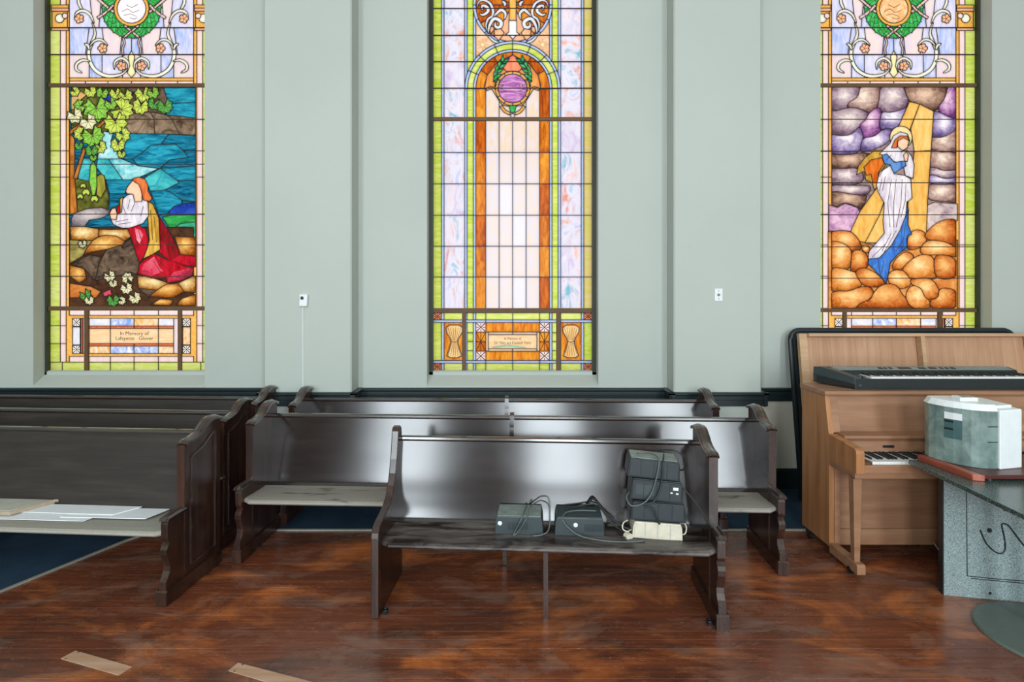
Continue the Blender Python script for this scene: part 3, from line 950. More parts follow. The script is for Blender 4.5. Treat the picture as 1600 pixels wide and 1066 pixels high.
for (x, yy, r, ang, m, n) in ((300, 70, 50, 30, leafY, 6), (430, 65, 62, 60, leafY, 7), (530, 80, 60, 100, leafG, 7), (640, 85, 60, 80, leafY, 7), (720, 110, 72, 75, leafY, 8),
                              (870, 90, 80, 80, leafY, 8), (950, 80, 60, 60, leafG, 7), (850, 190, 80, 100, leafY, 8), (960, 170, 60, 110, leafD, 7), (1050, 190, 75, 80, leafD, 8),
                              (480, 210, 125, 80, leafG, 9), (345, 190, 60, 160, leafG, 6), (600, 170, 62, 60, leafG, 7), (690, 220, 110, 20, leafY, 9), (300, 270, 75, 60, leafC, 7), (410, 320, 80, 60, leafC, 7),
                              (640, 330, 110, 80, leafY, 9), (700, 430, 72, 50, leafY, 8), (660, 510, 70, 95, leafY, 8), (690, 590, 42, 95, leafY, 6), (350, 420, 66, 150, leafY, 7), (450, 440, 105, 70, leafG, 9), (510, 530, 62, 60, leafY, 7),
                              (335, 520, 44, 90, leafD, 6), (440, 560, 62, 90, leafD, 7), (455, 620, 36, 95, leafG, 6)):
    cu, cv, rr = x / 5.329 - 145, 130 + yy / 5.329, r / 5.329
    W.add(star_leaf(cu, cv, rr, n, ang, 300, 0.5), m)
    for k in range(n):
        a = math.radians(ang - 150 + 300 * k / (n - 1))
        W.line([(cu, cv), (cu + rr * 0.8 * math.cos(a), cv + rr * 0.8 * math.sin(a))], 0.55)
# far shore, hill and rocks
W.add(B(1080, 165, 1130, 120, 1200, 100, 1306, 85, 1306, 190, 1100, 195), navy); W.add(B(1030, 210, 1100, 195, 1306, 190, 1306, 250, 1180, 265, 1100, 320), hillG); W.add(B(1100, 320, 1180, 265, 1306, 250, 1306, 380, 1140, 370), glass((10, 130, 90), (90, 200, 160), 'hstreak'))
W.add(B(1130, 370, 1306, 380, 1306, 545, 1180, 520), rockO)
W.add(B(290, 180, 400, 140, 520, 130, 600, 150, 580, 190, 520, 220, 420, 235, 385, 290, 270, 290, 270, 230), rockG)
W.add(rect(-97, 355, 97, 482), glass((54, 34, 24), (96, 62, 42), 'cloud'))
W.add(B(1130, 370, 1306, 380, 1306, 545, 1180, 520), rockO)
W.add(B(258, 290, 390, 290, 500, 310, 500, 370, 450, 405, 270, 400), rockT); W.add(B(500, 310, 600, 315, 750, 310, 770, 370, 720, 410, 640, 365, 560, 360, 500, 370), rockT)
W.add(B(258, 400, 450, 405, 400, 470, 370, 530, 258, 600), glass((110, 98, 50), (186, 170, 96), 'cloud')); W.add(B(450, 405, 510, 370, 560, 360, 640, 365, 720, 410, 700, 440, 560, 480, 440, 500, 370, 530, 400, 470), rockO)
W.add(B(280, 600, 420, 525, 530, 545, 500, 600, 470, 740, 380, 640), brnD); W.add(B(530, 545, 560, 480, 700, 440, 760, 390, 800, 480, 845, 600, 820, 680, 600, 700, 470, 740, 500, 600), brnD)
W.add(B(258, 610, 380, 640, 400, 720, 340, 760, 258, 700), rockO); W.add(B(258, 760, 440, 790, 520, 830, 480, 880, 258, 880), glass((170, 84, 30), (226, 142, 70), 'cloud'))
W.add(B(820, 690, 960, 720, 1100, 765, 980, 820, 830, 800), rockT); W.add(B(830, 800, 980, 820, 920, 880, 850, 830), brnD); W.add(B(980, 820, 1060, 770, 1160, 760, 1210, 830, 1120, 880, 1010, 880, 920, 870), rockO)
W.add(B(1160, 760, 1290, 700, 1306, 700, 1306, 840, 1210, 830), rockT); W.add(B(1140, 945, 1190, 890, 1306, 850, 1306, 950), rockO); W.add(B(930, 940, 1010, 890, 1120, 900, 1100, 945), rockO); W.add(B(530, 840, 600, 810, 610, 860, 545, 870), robeP)
for (x, yy, r, ang, m) in ((590, 700, 60, 60, leafC), (740, 720, 60, 250, leafC), (730, 800, 62, 70, leafC), (620, 760, 45, 80, leafC), (390, 860, 62, 60, leafD), (420, 900, 50, 80, leafC), (620, 900, 66, 80, leafD), (690, 905, 44, 20, leafC), (800, 880, 62, 60, leafC), (365, 430, 45, 80, leafC)):
    cu, cv, rr = x / 5.329 - 145, 300 + yy / 5.329, r / 5.329
    W.add(star_leaf(cu, cv, rr, 7, ang, 300, 0.45), m)
    for k in range(7):
        a = math.radians(ang - 150 + 300 * k / 6)
        W.line([(cu, cv), (cu + rr * 0.85 * math.cos(a), cv + rr * 0.85 * math.sin(a))], 0.6)
# robed figure
W.add(B(740, 300, 830, 275, 890, 310, 915, 400, 905, 500, 860, 560, 840, 600, 800, 480, 770, 380), robeR, '+r'); W.add(B(800, 300, 850, 320, 870, 360, 840, 430, 815, 400), robeP, '+r')
W.add(B(940, 90, 1000, 200, 1100, 350, 1180, 520, 1306, 535, 1306, 625, 1200, 615, 1080, 570, 1000, 500, 1010, 400, 1000, 230), robeD, '+r'); W.add(B(1010, 400, 1060, 440, 1090, 560, 1080, 570, 1000, 500), robeR, '+r'); W.add(B(1190, 520, 1306, 545, 1306, 620, 1200, 600, 1100, 570), robeR, '+r')
W.add(B(840, 600, 880, 565, 960, 515, 1080, 570, 1200, 615, 1290, 630, 1280, 690, 1200, 735, 1065, 760, 1060, 715, 940, 720, 825, 680), robeR, '+r')
W.add(B(870, 600, 960, 540, 1000, 620, 1040, 660, 940, 700, 850, 680), robeP, '+r'); W.add(B(1080, 720, 1120, 670, 1250, 635, 1280, 640, 1275, 690, 1190, 730, 1075, 750), robeP, '+r')
W.add(B(895, 75, 950, 100, 1000, 220, 1012, 480, 950, 520, 868, 558, 900, 480, 922, 400, 910, 250), gold)
W.add(B(640, 190, 660, 110, 705, 85, 700, 170), robeR); W.add(B(675, 60, 705, 40, 700, 150, 680, 190), gold)
W.add(B(690, 170, 700, 60, 740, 25, 800, 15, 870, 55, 910, 85, 915, 200, 870, 262, 760, 300, 690, 300, 620, 270, 600, 225, 640, 190), robeW, '+w')
W.add(B(600, 225, 590, 180, 610, 140, 640, 135, 655, 190, 645, 235), skin)
W.add(A(740, 862, 790, 800, 835, 840, 860, 900, 860, 985, 800, 990, 785, 925, 732, 920, 725, 895), skin)
W.add(A(775, 800, 830, 782, 885, 800, 910, 850, 910, 900, 945, 960, 925, 985, 870, 975, 855, 900, 835, 845, 800, 825), hair)
for L_ in ((640, 250, 740, 230), (660, 270, 770, 255), (700, 120, 730, 190), (760, 60, 740, 140), (800, 90, 770, 160), (870, 120, 850, 200), (930, 150, 950, 400), (960, 200, 980, 420), (1020, 300, 1080, 520), (1060, 330, 1140, 520), (800, 340, 830, 470), (830, 320, 870, 450), (960, 580, 1020, 680), (990, 560, 1060, 640)):
    W.line(B(*L_), 0.8)
bars1 = [(-127, 127, 134.5, 5.5), (-127, 127, 482, 6.5)] + [(-127, 127, v_, 1.2) for v_ in (44, 86, 187, 257, 335, 383, 432)]
win1 = W.build(1, WX[0], None, bars1, [(-68.5, 484, 579, 5.5), (77, 484, 579, 5.5)], 1.05)
text_part('In Memory of\nLafayette   Glover', 0.050, (4.5 * S, -0.0045, WZ(525)), win1, M['ink'])

# ---- window 3: clouds with a standing robed figure
W3_ = side_window(glass((240, 158, 92), (252, 214, 164), 'swirl'))
W = W3_
def R(*a): return [(a[i] / 5.33 - 135.0, 130 + a[i + 1] / 5.33) for i in range(0, len(a), 2)]
def Q3(*a): return [(a[i] / 5.077 - 135.0, 310 + a[i + 1] / 5.077) for i in range(0, len(a), 2)]
cl = [glass((150, 124, 138), (236, 214, 204), 'cloud'), glass((166, 126, 116), (244, 218, 196), 'cloud'), glass((140, 120, 168), (240, 226, 234), 'cloud'), glass((112, 88, 96), (206, 176, 160), 'cloud'), glass((152, 96, 150), (236, 190, 214), 'cloud'), glass((136, 98, 84), (220, 178, 152), 'cloud')]
og = [glass((214, 122, 48), (248, 196, 120), 'cloud'), glass((228, 142, 62), (250, 212, 146), 'cloud'), glass((200, 104, 40), (240, 172, 96), 'cloud')]
W.add(rect(-97, 134, 97, 482), cl[3])
cdat = [(0, (180, 20, 440, 20, 430, 120, 350, 155, 330, 210, 240, 240, 180, 225)), (1, (440, 20, 610, 20, 605, 140, 580, 205, 520, 245, 430, 215, 335, 205, 350, 155, 430, 120)),
        (0, (610, 20, 805, 20, 840, 150, 800, 220, 700, 250, 610, 235, 580, 205, 605, 140)), (5, (805, 20, 1170, 20, 1150, 130, 1100, 200, 1050, 232, 960, 205, 920, 165, 860, 155, 835, 110)),
        (4, (1170, 20, 1252, 20, 1252, 302, 1180, 290, 1110, 250, 1085, 205, 1150, 130)), (0, (180, 225, 240, 240, 330, 210, 430, 215, 512, 258, 490, 310, 430, 350, 380, 430, 290, 445, 180, 425)),
        (4, (512, 255, 580, 205, 620, 240, 615, 300, 600, 330, 615, 400, 560, 450, 465, 455, 430, 355, 490, 310)), (2, (620, 240, 700, 250, 800, 220, 840, 175, 760, 360, 700, 380, 615, 390, 600, 330, 615, 300)),
        (2, (180, 425, 290, 445, 380, 430, 430, 355, 465, 455, 450, 530, 400, 590, 300, 603, 180, 585)), (2, (465, 455, 560, 450, 615, 395, 690, 380, 700, 420, 690, 480, 560, 550, 450, 575, 450, 530)),
        (5, (180, 585, 300, 603, 400, 592, 460, 580, 545, 600, 430, 690, 420, 705, 300, 718, 180, 710)), (0, (180, 710, 300, 718, 420, 705, 480, 800, 380, 855, 180, 848)),
        (0, (180, 848, 380, 855, 525, 850, 505, 925, 420, 942, 260, 905, 180, 912)), (5, (180, 912, 260, 905, 420, 942, 500, 925, 440, 1066, 400, 1020, 300, 990, 250, 1035, 180, 1022)),
        (2, (1040, 235, 1110, 250, 1180, 290, 1252, 302, 1252, 365, 1200, 420, 1120, 460, 1030, 450)), (1, (1030, 450, 1120, 460, 1200, 420, 1252, 365, 1252, 592, 1180, 575, 1110, 583, 1025, 550)),
        (1, (1020, 550, 1110, 583, 1180, 575, 1252, 592, 1252, 722, 1130, 735, 1070, 703, 1010, 700)), (0, (1010, 700, 1070, 703, 1130, 735, 1252, 722, 1252, 782, 1130, 802, 1060, 763, 1000, 770)),
        (2, (1000, 770, 1060, 763, 1140, 802, 1252, 782, 1252, 842, 1000, 842)), (1, (1000, 842, 1130, 850, 1252, 842, 1252, 1000, 1150, 982, 990, 970))]
def trio(a, b):
    return [glass(a, b, 'orb')]
cl3 = [trio((132, 104, 122), (240, 222, 214)), trio((148, 110, 104), (248, 224, 204)), trio((122, 100, 152), (246, 234, 240)), trio((96, 74, 84), (210, 180, 166)), trio((138, 78, 140), (242, 204, 222)), trio((112, 78, 66), (228, 190, 164))]
PB = (-97, 97, 134, 482)
for k, p in cdat:
    shaded(W, R(*p), cl3[k], PB)
W.add(Q3(170, 50, 240, 75, 300, 40, 400, 75, 415, 110, 350, 262, 170, 258), cl[4]); W.add(Q3(940, 60, 1010, 30, 1190, 45, 1190, 175, 1000, 215, 925, 295), cl[0])
beam = glass((226, 158, 62), (246, 200, 112)); beam2 = glass((236, 176, 84), (248, 212, 134))
W.add(R(850, 155, 935, 175, 855, 385, 760, 620, 440, 1066, 370, 1210, 340, 1320, 520, 1330, 600, 1100, 700, 800, 760, 360), beam); W.add(R(935, 175, 1052, 235, 1030, 560, 890, 570, 860, 380), beam2)
W.add(R(890, 570, 1030, 560, 1000, 1000, 990, 1300, 800, 1300, 850, 900), beam); W.add(R(640, 990, 600, 1100, 480, 1330, 640, 1330), beam2)
W.add(Q3(165, 262, 1190, 262, 1190, 880, 165, 880)[:1] + Q3(165, 320, 165, 880, 1190, 880, 1190, 330, 700, 430), og[2])
og3 = [trio((206, 110, 42), (252, 208, 138)), trio((218, 128, 52), (252, 218, 156)), trio((190, 92, 34), (246, 186, 110))]
for i, p in enumerate([(165, 268, 330, 255, 400, 320, 432, 400, 350, 425, 335, 390, 250, 345, 165, 352), (165, 352, 250, 345, 335, 390, 352, 460, 345, 530, 300, 572, 165, 555), (352, 430, 400, 408, 470, 440, 482, 510, 470, 552, 380, 578, 340, 572, 352, 500),
                       (432, 370, 500, 382, 486, 442, 432, 412), (165, 582, 230, 548, 330, 575, 400, 600, 415, 650, 432, 692, 330, 732, 165, 738), (378, 578, 450, 548, 540, 590, 600, 650, 625, 690, 540, 705, 450, 692, 415, 650),
                       (165, 775, 230, 735, 330, 742, 420, 703, 500, 705, 522, 760, 470, 812, 380, 880, 165, 880), (640, 600, 700, 566, 800, 588, 827, 640, 815, 690, 740, 722, 650, 682), (522, 765, 570, 702, 640, 680, 710, 695, 742, 760, 782, 800, 842, 862, 842, 880, 380, 880, 440, 822, 512, 802),
                       (820, 642, 880, 616, 980, 635, 1042, 720, 1042, 790, 980, 802, 930, 790, 900, 710, 830, 688), (775, 792, 815, 692, 900, 710, 930, 790, 962, 802, 982, 880, 845, 880), (1042, 722, 1110, 712, 1190, 742, 1190, 880, 982, 880, 975, 805, 1042, 790),
                       (665, 562, 700, 480, 780, 418, 852, 460, 800, 512, 755, 566), (755, 566, 800, 512, 880, 455, 962, 450, 1002, 490, 1022, 600, 1010, 642, 900, 625, 822, 642, 790, 590), (1002, 490, 1040, 445, 1110, 450, 1190, 500, 1190, 628, 1022, 642),
                       (800, 300, 850, 248, 920, 262, 957, 320, 900, 392, 790, 412), (890, 432, 930, 350, 1010, 330, 1110, 345, 1190, 402, 1190, 470, 1110, 450, 1040, 445, 962, 450), (930, 292, 1000, 215, 1100, 168, 1190, 175, 1190, 402, 1110, 345, 1010, 330, 957, 325)]):
    shaded(W, Q3(*p), og3[i % 3], PB)
# figure
W.add(R(560, 560, 480, 620, 425, 690, 410, 765, 470, 735, 490, 810, 540, 830, 556, 890, 592, 860, 600, 760, 650, 680, 640, 560), gold); W.add(R(470, 700, 530, 640, 620, 620, 640, 670, 590, 750, 590, 830, 545, 830, 530, 760, 490, 770), glass((190, 70, 14), (236, 130, 46)))
W.add(circ(780 / 5.33 - 135, 130 + 452 / 5.33, 17.5, 24), glass((238, 206, 132), (250, 232, 180), 'fine'))
W.add(R(600, 590, 690, 500, 715, 440, 775, 405, 835, 425, 852, 480, 830, 545, 780, 575, 800, 620, 760, 665, 680, 640, 630, 600), robeW, '+w')
W.add(R(752, 470, 800, 448, 846, 482, 832, 540, 792, 562, 752, 530), skin); W.add(R(730, 470, 770, 440, 830, 440, 850, 480, 800, 455, 755, 480, 745, 540, 700, 540), hair)
W.add(R(780, 575, 830, 560, 868, 610, 890, 680, 880, 795, 815, 770, 800, 690, 760, 665), robeW, '+w'); W.add(R(800, 600, 822, 570, 842, 600, 830, 655, 808, 650), skin)
W.add(R(620, 602, 660, 590, 725, 660, 812, 648, 822, 690, 722, 752, 700, 740, 690, 680, 640, 672), glass((50, 96, 176), (120, 166, 222)))
W.add(R(600, 745, 690, 685, 722, 755, 815, 770, 862, 800, 872, 960, 838, 985, 820, 1100, 770, 1230, 700, 1350, 600, 1455, 504, 1470, 515, 1400, 600, 1300, 640, 1250, 630, 1150, 640, 1000, 590, 910, 575, 850), robeW, '+w')
W.add(R(690, 780, 640, 900, 650, 1100, 660, 1250, 560, 1400, 600, 1300, 640, 1250, 630, 1150, 640, 1000, 590, 910, 600, 850), glass((186, 170, 190), (236, 224, 230)), '+w')
W.add(R(829, 985, 842, 1060, 838, 1180, 870, 1260, 830, 1275, 830, 1370, 760, 1420, 690, 1500, 680, 1560, 655, 1672, 620, 1620, 560, 1560, 505, 1505, 510, 1465, 600, 1455, 700, 1350, 770, 1230, 820, 1100), glass((20, 60, 150), (80, 140, 220)))
for L_ in ((700, 800, 670, 1000, 690, 1200), (740, 800, 720, 1000, 720, 1200), (790, 800, 780, 1000, 740, 1200), (820, 840, 815, 980, 780, 1120), (620, 800, 600, 900), (650, 780, 625, 900), (700, 1250, 620, 1400), (740, 1230, 640, 1410), (660, 1330, 540, 1450), (640, 1480, 620, 1580), (590, 1480, 610, 1600), (800, 1300, 740, 1400), (820, 1150, 800, 1300), (700, 600, 660, 640), (640, 700, 600, 780)):
    W.line(R(*L_), 0.8)
bars3 = [(-127, 127, 134.5, 5.5), (-127, 127, 485, 5.5)] + [(-127, 127, v_, 1.2) for v_ in (44, 86, 187, 237, 286, 336, 386, 435)]
win3 = W.build(3, WX[2], None, bars3, [(-78, 486, 579, 5.5), (70, 486, 579, 5.5)], 1.05)

# ---- window 2: tall patterned window with medallion
W = Window(); W.ue = 124
rows = [VTOP, -110, -69, -27, 14, 56, 97, 138.5, 187, 238.5, 287.5, 336.5, 385, 433, 485]
W.add(rect(-124, VTOP, 124, 485), PALE[1])
for i in range(len(rows) - 1):
    a, b = rows[i], rows[i + 1]
    for s in (-1, 1):
        def Qm(u0, u1): return rect(u0, a, u1, b) if s < 0 else rect(-u1, a, -u0, b)
        W.add(Qm(-124, -111), YG2 if s < 0 else glass((220, 212, 100), (240, 206, 150), 'hstreak'))
        W.add(Qm(-111, -107), BLUE)
        W.add(Qm(-107, -75), COLM[(i * 3 + (s > 0) * 2) % 4])
        W.add(Qm(-75, -71), BLUE); W.add(Qm(-71, -61.5), YG2); W.add(Qm(-61.5, -57.5), BLUE)
        if a >= 138: W.add(Qm(-57.5, -42), BRN[(i + (s > 0)) % 3])
    if a >= 138:
        for k in range(4):
            W.add(rect(-42 + 21 * k, a, -21 + 21 * k, b), PALE[2] if a < 200 else PALE[(k + i) % 2 if (k * i) % 3 else 0])
# spandrels and upper circle
for s in (-1, 1):
    pass
W.both(rect(-57.5, 14, 0, 139), glass((236, 160, 84), (248, 220, 190), 'cloud'), 'sp')
W.both(rect(-57.5, VTOP, 0, -56), BRN[1])
cc = (0.0, 8.0)
for k in range(16):
    W.add(ring_sector(cc[0], cc[1], 57.5, 62, k * 22.5, (k + 1) * 22.5, 3), BLUE)
for k in range(12):
    W.add([cc] + [(cc[0] + 57.5 * math.cos(math.radians(k * 30 + q * 6)), cc[1] + 57.5 * math.sin(math.radians(k * 30 + q * 6))) for q in range(6)], BRN[k % 3] if not 2 <= k <= 3 else FLW)
def D(*a): return [(a[i] / 10.66 - 58.0, a[i + 1] / 10.66) for i in range(0, len(a), 2)]
acan = glass((232, 230, 240), (250, 246, 238), 'fine')
for pts, w in (([60, 230, 130, 250, 210, 190, 190, 120, 110, 100, 120, 180], 40), ([20, 130, 60, 30, 150, 10, 240, 60, 290, 170, 280, 270, 210, 320, 175, 430, 210, 560], 34),
               ([300, 280, 360, 220, 420, 170, 470, 190, 500, 240, 480, 330], 40), ([210, 560, 230, 440, 290, 330, 360, 320, 430, 380, 400, 460, 330, 440, 340, 360], 46), ([440, 20, 490, 60, 480, 110], 36), ([205, 590, 300, 680, 400, 720], 30)):
    W.both(stroke(D(*pts), w / 10.66 * 1.45, True), acan)
W.both(D(235, 520, 250, 450, 300, 440, 310, 500, 260, 560), FLW); W.both(D(310, 500, 420, 480, 480, 550, 390, 680, 320, 620), glass((240, 170, 120), (248, 206, 164)))
W.add(rect(-5.5, VTOP, 5.5, 33), glass((236, 166, 62), (248, 206, 120))); W.add(D(555, 345, 685, 345, 685, 540, 740, 575, 670, 600, 620, 660, 570, 600, 500, 575, 555, 540), WHT)
for s in (-1, 1):
    st = [(s * 47 + (9 if k % 2 == 0 else 2.5) * math.cos(k * math.pi / 8), 70 + (9 if k % 2 == 0 else 2.5) * math.sin(k * math.pi / 8)) for k in range(16)]
    W.add(st, glass((246, 214, 140), (252, 240, 206), 'fine'), 'sp')
# arch of three bands
ac = (0.0, 139.0)
W.add([(-57.5, 139)] + [(57.5 * math.cos(math.radians(180 + k * 9)), 139 + 57.5 * math.sin(math.radians(180 + k * 9))) for k in range(21)], BRN[1])
for k in range(8):
    a0, a1 = 180 + k * 22.5, 180 + (k + 1) * 22.5
    W.add(ring_sector(0, 139, 70.5, 74.8, a0, a1, 4), BLUE); W.add(ring_sector(0, 139, 61.5, 70.5, a0, a1, 4), YG2 if k % 2 else YG); W.add(ring_sector(0, 139, 57.5, 61.5, a0, a1, 4), BLUE)
for k in range(6):
    a0, a1 = 180 + k * 30, 210 + k * 30
    W.add(ring_sector(0, 139, 44, 57.5, a0, a1, 5), BRN[(k + 1) % 3])
W.both([(-42, 139), (-44, 139), (-40, 118), (-26, 100), (0, 86), (0, 112), (-18, 118), (-25, 139)], glass((222, 124, 44), (244, 172, 96)))
W.add([(-20, 100), (0, 86), (20, 100), (10, 112), (-10, 112)], glass((244, 120, 90), (246, 160, 120)))
# laurel sprays, medallion and pendant
for s in (-1, 1):
    for k in range(7):
        tt = k / 6.0
        bu = -16 - 12 * math.sin(tt * 2.4) - 10 * tt * (1 - tt); bv = 98 + 42 * tt
        for sd in (-1, 1):
            ang = math.radians(-62 + 40 * tt + sd * 24)
            L_ = 14.0
            tip = (bu + L_ * math.cos(ang), bv + L_ * math.sin(ang) + 2)
            nx, ny = -math.sin(ang) * 3.0, math.cos(ang) * 3.0
            poly = [(bu, bv + 2), ((bu + tip[0]) / 2 + nx, (bv + 2 + tip[1]) / 2 + ny), tip, ((bu + tip[0]) / 2 - nx, (bv + 2 + tip[1]) / 2 - ny)]
            pq = poly if s < 0 else mirror(poly); W.add(pq, GRN[(k + sd) % 2], 'lr'); W.line(pq + pq[:1], 0.6)
W.both(stroke([(-41, 140), (-32, 138), (-25, 148), (-15, 162), (0, 165)], 4.0), OR)
for k in range(12):
    W.add(ring_sector(0, 138.5, 22.5, 27, k * 30, k * 30 + 30, 3), OR)
W.add(circ(0, 138.5, 22.5, 36), glass((128, 44, 130), (226, 160, 214), 'hstreak'))
W.add([(-6, 165), (6, 165), (3, 176), (-3, 176)], GRN[1]); W.both(stroke([(-18, 166), (-12, 174), (-4, 178)], 4.5), OR); W.add(circ(0, 181, 3.2, 10), PK)
# base panel
VB = 579
W.add(rect(-124, 485, 124, VB), YG2)
for s in (-1, 1):
    def Qb(u0, v0, u1, v1): return rect(u0, v0, u1, v1) if s < 0 else rect(-u1, v0, -u0, v1)
    XS = glass((226, 106, 60), (246, 176, 130), 'fine')
    W.add(Qb(-124, 489, -111, 500), XS); W.add(Qb(-124, 567.5, -111, VB), XS)
    W.add(Qb(-124, 504, -111, 563.5), YG2)
    W.add(Qb(-107, 489, -75, 500), YG); W.add(Qb(-107, 567.5, -75, VB), YG)
    W.add(Qb(-107, 504, -75, 563.5), BRN[1])
    W.add(Qb(-71, 504, -61.5, 520), YG); W.add(Qb(-71, 520, -61.5, 534), YG2); W.add(Qb(-71, 534, -61.5, 548), YG); W.add(Qb(-71, 548, -61.5, 563.5), YG2)
    W.add(Qb(-71, 489, -61.5, 500), YG); W.add(Qb(-71, 567.5, -61.5, VB), YG)
    W.add(Qb(-57.5, 489, -42, 500), YG); W.add(Qb(-57.5, 567.5, -42, VB), YG2)
    W.add(Qb(-57.5, 504, -42, 519), PK); W.add(Qb(-57.5, 519, -42, 534), BRN[1]); W.add(Qb(-57.5, 534, -42, 549), BRN[0]); W.add(Qb(-57.5, 549, -42, 563.5), PK)
    for u in (-111, -75, -61.5):
        W.add(Qb(u, 489, u + 4, VB), BLUE)
    for (u, v_, a_, b_) in ((-117.5, 494.5, 5, 4.5), (-117.5, 573, 5, 4.5), (-49.75, 511.5, 6.5, 6), (-49.75, 556.5, 6.5, 6)):
        for du, dv in ((a_, b_), (a_, -b_)):
            W.line([(s * -1 * (u - du), v_ - dv), (s * -1 * (u + du), v_ + dv)], 1.3)
        for du, dv in ((a_, 0), (0, b_)):
            W.line([(s * -1 * (u + du * 0.5), v_ + dv * 0.5), (s * -1 * (u + du), v_ + dv)], 1.0); W.line([(s * -1 * (u - du * 0.5), v_ - dv * 0.5), (s * -1 * (u - du), v_ - dv)], 1.0)
    for q in ((-7, -14), (7, -14), (0, -14), (-7, 14), (7, 14), (0, 14)):
        W.line([(s * 49.75, 534), (s * 49.75 + q[0], 534 + q[1])], 1.0)
    # wheat sheaf
    sh = [(-104, 512), (-98, 508), (-84, 508), (-78, 512), (-79, 520), (-84, 528), (-86, 534), (-83, 545), (-79, 556), (-86, 559), (-97, 559), (-103, 556), (-99, 545), (-96, 534), (-98, 528), (-103, 520)]
    W.add(sh if s < 0 else mirror(sh), glass((232, 168, 92), (250, 222, 164)))
    W.line([(s * 97, 533), (s * 91, 535), (s * 85, 533)], 1.2)
    for k in range(6):
        uu = 101 - 4 * k
        W.line([(s * uu, 512), (s * (91 + (uu - 91) * 0.4), 532)], 0.5); W.line([(s * (91 + (uu - 91) * 0.4), 536), (s * uu, 556)], 0.5)
for v0 in (500, 563.5):
    for a_, b_ in ((-124, -75), (-75, -42), (-42, 0), (0, 42), (42, 75), (75, 124)):
        W.add(rect(a_, v0, b_, v0 + 4), BLUE)
for a_, b_ in ((-42, 0), (0, 42)):
    W.add(rect(a_, 489, b_, 500), YG); W.add(rect(a_, 567.5, b_, VB), YG)
    W.add(rect(a_, 504, b_, 519), BRN[1]); W.add(rect(a_, 549, b_, 563.5), BRN[1])
    W.add(rect(a_, 519, b_, 523), TAN); W.add(rect(a_, 545, b_, 549), TAN)
W.both(rect(-42, 519, -38, 549), TAN)
W.add(rect(-38, 523, 38, 545), TAN, 'plq')
W.add(stroke([(-32, 543), (-10, 540), (0, 541), (20, 543)], 2.5, True), glass((120, 206, 190), (180, 226, 206), 'fine'), 'plq')
bars2 = [(-124, 124, 187, 5.5), (-124, 124, 485, 7)] + [(-124, 124, v_, 1.2) for v_ in (14, 56, 97, 138.5)]
win2 = W.build(2, WX[1], None, bars2, [(-75.5, 487, VB, 6.5), (71, 487, VB, 6.5)], 1.25, M['navy_lead'])
text_part('In Memory of\nEd. Haley and Elizabeth Haley', 0.041, (0, -0.0048, WZ(532.5)), win2, M['ink'], 0.72)

# ------------------------------------------------------------------ pews
PD = 0.56
CAP_PATH = catmull([(0.19, 0.885, 0), (0.215, 0.898, 0), (0.27, 0.903, 0), (0.34, 0.922, 0), (0.40, 0.962, 0), (0.45, 0.985, 0), (0.51, 0.985, 0), (PD + 0.005, 0.968, 0)], 5)
CAP_PATH = [(p.x, p.y) for p in CAP_PATH]
CAP_PROF = [(-0.036, -0.004), (-0.036, 0.010), (-0.030, 0.016), (-0.024, 0.013), (-0.019, 0.019), (0.0, 0.025), (0.019, 0.019), (0.024, 0.013), (0.030, 0.016), (0.036, 0.010), (0.036, -0.004)]
ARM_PROF = [(a * 0.85, b * 0.9) for a, b in CAP_PROF]
def scroll_end(parent, x, outer):
    """carved pew end: base rail, scrolled front foot, low arm and tall shaped panel; outer=+1/-1 is the aisle side"""
    pro = [(0.012, 0.0), (0.012, 0.13), (0.03, 0.15), (0.048, 0.18), (0.05, 0.21), (0.035, 0.25), (0.022, 0.285), (0.02, 0.315), (0.032, 0.335), (0.05, 0.35), (0.038, 0.362), (0.03, 0.38), (0.028, 0.46), (0.032, 0.485), (0.19, 0.487)]
    pro += [(p[0], p[1]) for p in CAP_PATH] + [(PD, 0.0)]
    bm = bmesh.new()
    prism(bm, pro, 'x', x - 0.021, x + 0.021)
    e = mesh_obj('end_panel', bm, M['pew_end'], parent)
    bm = bmesh.new(); sweep_profile(bm, [(p[0], p[1] - 0.004) for p in CAP_PATH], [(x + a, b) for a, b in CAP_PROF])
    mesh_obj('top_cap', bm, M['pew_cap'], e)
    bm = bmesh.new(); sweep_profile(bm, [(0.024, 0.478), (0.03, 0.487), (0.10, 0.489), (0.192, 0.489)], [(x + a, b) for a, b in ARM_PROF])
    mesh_obj('arm_cap', bm, M['pew_cap'], e)
    bm = bmesh.new()
    prism(bm, [(0.0, 0.0), (0.0, 0.076), (0.008, 0.085), (PD + 0.004, 0.085), (PD + 0.004, 0.0)], 'x', x - 0.034, x + 0.034)
    mesh_obj('base_rail', bm, M['pew_end'], e)
    # front edge of the tall panel stands proud
    bm = bmesh.new(); box(bm, x - 0.025, x + 0.025, 0.178, 0.20, 0.085, 0.887)
    mesh_obj('panel_stile', bm, M['pew_end'], e)
    # moulded frame of the sunk panel, on the outer face
    ox = x + outer * 0.0215
    loop = [(0.245, 0.135), (0.245, 0.80), (0.29, 0.812), (0.36, 0.832), (0.42, 0.868), (0.47, 0.895), (0.505, 0.895), (0.505, 0.135)]
    bm = bmesh.new()
    for a, b in zip(loop, loop[1:] + loop[:1]):
        d = Vector((b[0] - a[0], b[1] - a[1])).normalized(); n = Vector((-d.y, d.x)) * 0.006
        q = [(a[0] + n.x, a[1] + n.y), (b[0] + n.x, b[1] + n.y), (b[0] - n.x, b[1] - n.y), (a[0] - n.x, a[1] - n.y)]
        prism(bm, q, 'x', ox - 0.002, ox + outer * 0.006)
    mesh_obj('panel_moulding', bm, M['pew_cap'], e)
    return e

